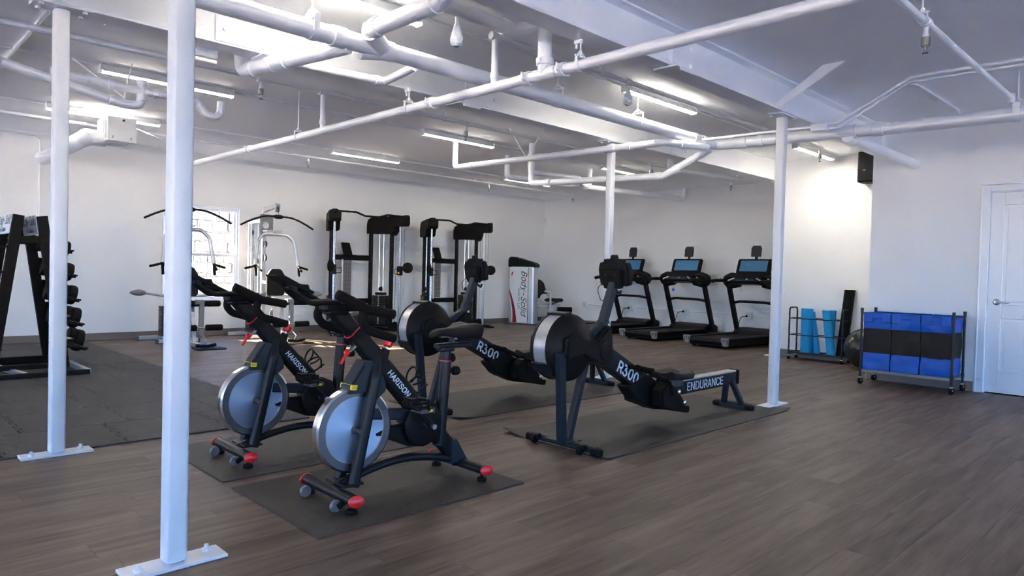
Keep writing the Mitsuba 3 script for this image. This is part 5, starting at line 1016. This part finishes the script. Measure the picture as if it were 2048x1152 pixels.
obj(lv, 'foam_roller', rod(Q(.46, -.12, .355), Q(.80, -.10, .355), .058, 24, .02), 'm_foam', 40, 'black foam roller'); obj(t, 'pulley', lathe([(0, -.014), (.07, -.014), (.06, 0), (.07, .014), (0, .014)], Q(-.09, 0, .44), ay, 22), 'm_darkgrey', 40)

# ================================================================ MAT CART, ROLLS, BALL
t = thing('mat_cart', 'black wire mat cart on castors against the white wall', 'cart')
cx0, cx1, cy0, cy1 = 10.04, 10.30, 3.70, 4.45
for y in (cy0, cy1):
    obj(t, 'end_frame', tube(fillet([(cx0, y, .07), (cx0, y, .755), (cx1, y, .755), (cx1, y, .07)], .05), .011), 'm_charcoal_bluelit', 40); obj(t, 'end_rail', cat([rod((cx0, y, z), (cx1, y, z), .007, 8) for z in (.60, .36, .11)]), 'm_charcoal_bluelit')
for x in (cx0, cx1):
    for z in (.60, .36): obj(t, 'side_rail', rod((x, cy0, z), (x, cy1, z), .0065, 8), 'm_charcoal_bluelit')
obj(t, 'shelf', cat([bx(((cx0 + cx1) / 2, (cy0 + cy1) / 2, .098), (cx1 - cx0, cy1 - cy0, .008), .002), bar((cx0, cy0, .10), (cx0, cy1, .10), .012, .03, .002), bar((cx1, cy0, .10), (cx1, cy1, .10), .012, .03, .002)]), 'm_charcoal_bluelit')
def caster(root, x, y, r, m='m_blackmatte', hub=True):
    c = obj(root, 'caster', lathe([(0, -.011), (r - .006, -.011), (r, -.006), (r, .006), (r - .006, .011), (0, .011)], (x + .008, y, r), (.5, 1, 0), 20), m, 40)
    obj(c, 'caster_fork', cat([bx((x, y, 2 * r + .004), (.03, .03, .014), .003), bar((x + .006, y, 2 * r), (x + .008, y - .016, r), .018, .004, .001), bar((x + .006, y, 2 * r), (x + .008, y + .016, r), .018, .004, .001)]), 'm_steel')
for x in (cx0, cx1):
    for y in (cy0, cy1): caster(t, x, y, .026)
def roll(x, y, z0, z1, r, lean, m, lab, c, grp=None, key='foam_mat'):
    """a mat rolled up: a spiral sheet standing on end, leaning by (dx, dy)"""
    n = 90; a = np.linspace(0, 2 * np.pi * 3.0, n); rr = r * (.42 + .58 * a / a[-1]); th = .010
    P = [(q * math.cos(p), q * math.sin(p)) for q, p in zip(rr, a)] + [((q - th) * math.cos(p), (q - th) * math.sin(p)) for q, p in zip(rr[::-1], a[::-1])]
    m_ = trimesh.creation.extrude_polygon(Polygon(P).buffer(0), z1 - z0, engine='earcut')
    S_ = np.eye(4); S_[0, 2], S_[1, 2] = lean[0] / (z1 - z0), lean[1] / (z1 - z0); m_.apply_transform(S_); m_.apply_translation((x, y, z0))
    return one(key, m_, m, lab, c, grp, smooth=35)
MG = 'rolled foam mats standing in the cart'
roll(10.14, 4.24, .103, .745, .088, (0, .0), 'm_bluefoam', 'bright blue rolled foam mat standing upright, leftmost in the cart', 'exercise mat', MG)
roll(10.235, 4.13, .103, .70, .060, (.02, .10), 'm_bluefoam', 'thinner blue rolled foam mat tucked behind the leftmost roll', 'exercise mat', MG)
roll(10.10, 3.865, .103, .735, .062, (.0, .09), 'm_bluefoam', 'blue rolled foam mat leaning left in the middle of the cart', 'exercise mat', MG)
roll(10.245, 3.945, .103, .735, .050, (.0, -.03), 'm_bluefoam', 'narrow blue rolled foam mat between the leaning blue roll and the black roll', 'exercise mat', MG)
roll(10.245, 3.785, .103, 1.035, .078, (.04, -.075), 'm_blackmatte', 'tall black rolled mat sticking up out of the cart', 'exercise mat', None)
B_ = thing('exercise_ball', 'shiny black exercise ball on the floor between the cart and the hamper', 'exercise ball')
obj(B_, 'ball', sph((9.84, 3.32, .268), .268, 4), 'm_ballskin', True); scene['m_ballskin'] = pr((.012, .012, .014), .22, spec=.5); obj(B_, 'valve', rod((9.62, 3.17, .30), (9.61, 3.165, .30), .012, 10), 'm_darkgrey')

# ================================================================ LAUNDRY HAMPER
t = thing('laundry_hamper', 'black wheeled hamper frame with three blue bags beside the door', 'laundry hamper')
hx0, hx1, hy0, hy1 = 8.34, 8.775, 1.965, 2.865
for x in (hx0, hx1):
    for y in (hy0, hy1):
        obj(t, 'post', cat([rod((x, y, .085), (x, y, .845), .0125, 14), rod((x, y, .80), (x, y, .86), .016, 14), rod((x, y, .15), (x, y, .19), .017, 14)]), 'm_charcoal_bluelit', 40); caster(t, x, y, .036)
for z in (.80,):
    obj(t, 'top_rail', cat([rod((hx0, hy0, z), (hx0, hy1, z), .007, 8), rod((hx1, hy0, z), (hx1, hy1, z), .007, 8), rod((hx0, hy0, z), (hx1, hy0, z), .007, 8), rod((hx0, hy1, z), (hx1, hy1, z), .007, 8)]), 'm_charcoal_bluelit')
obj(t, 'wire_shelf', cat([rod((x, hy0, .168), (x, hy1, .168), .003, 6) for x in np.linspace(hx0, hx1, 14)] + [rod((hx0, y, .163), (hx1, y, .163), .0035, 6) for y in np.linspace(hy0, hy1, 8)] + [bar((hx0, hy0, .155), (hx0, hy1, .155), .006, .030, .001), bar((hx1, hy0, .155), (hx1, hy1, .155), .006, .030, .001)]), 'm_grey')
def bagpanel(y0, y1, z0, z1, inset, m, root, nm, seed, lean=0.0):
    """one band of a bag: four soft walls, bulging and creased"""
    rng = np.random.RandomState(seed); n = 56; k = 9; v, f = [], []
    x0, x1 = hx0 + .012 + inset, hx1 - .012 - inset
    per = [(x0 + (x1 - x0) * 0, y) for y in np.linspace(y0, y1, 14)[:-1]] + [(x, y1) for x in np.linspace(x0, x1, 14)[:-1]] + [(x1, y) for y in np.linspace(y1, y0, 14)[:-1]] + [(x, y0) for x in np.linspace(x1, x0, 14)[:-1]]
    N = len(per); cx, cy = (x0 + x1) / 2, (y0 + y1) / 2
    for i in range(k):
        q = i / (k - 1)
        for x, y in per:
            b = (meshkit.noise(np.array([x * 9 + seed, y * 9, q * 2.3])) - .5) * .030 + .010 * math.sin(q * math.pi)
            d = unit(V(x - cx, y - cy, 0)); v.append((x + d[0] * b - (.0 if x > cx else lean * (1 - q)), y + d[1] * b * .35, z0 + (z1 - z0) * q))
    for i in range(k - 1):
        for j in range(N): a, b = i * N + j, i * N + (j + 1) % N; f += [(a, b, b + N), (a, b + N, a + N)]
    return obj(root, nm, trimesh.Trimesh(np.array(v), np.array(f), process=False), m, 60)
W = (hy1 - hy0 - .03) / 3
for i in range(3):
    y0, y1 = hy0 + .015 + i * W + .004, hy0 + .015 + (i + 1) * W - .004
    b = bagpanel(y0, y1, .635, .80, .0, 'm_blue', t, 'bag', 10 + i)
    labels[b] = {'label': 'blue bag with a black mesh middle'}
    bagpanel(y0, y1, .355, .640, .012, 'm_mesh', b, 'mesh_band', 20 + i); bagpanel(y0 + .004, y1 - .004, .175, .362, .004, 'm_blue', b, 'lower_band', 30 + i, .02)
    for e0, e1 in ((y0 + .002, y0 + .095), (y1 - .095, y1 - .002)): obj(b, 'handle_flap', bx((hx0 - .006, (e0 + e1) / 2, .762), (.010, e1 - e0, .105), .003), 'm_blue', 30)
    obj(b, 'handle_flap', bx((hx0 - .004, (y0 + y1) / 2, .785), (.008, y1 - y0 - .19, .060), .003), 'm_blue', 30)
    for x in (hx0 + .004, hx1 - .004): obj(b, 'top_hem', bx((x, (y0 + y1) / 2, .808), (.03, y1 - y0 - .004, .014), .005), 'm_blue', 30)
    obj(b, 'bag_floor', bx(((hx0 + hx1) / 2, (y0 + y1) / 2, .182), (hx1 - hx0 - .06, y1 - y0 - .02, .006)), 'm_blue')
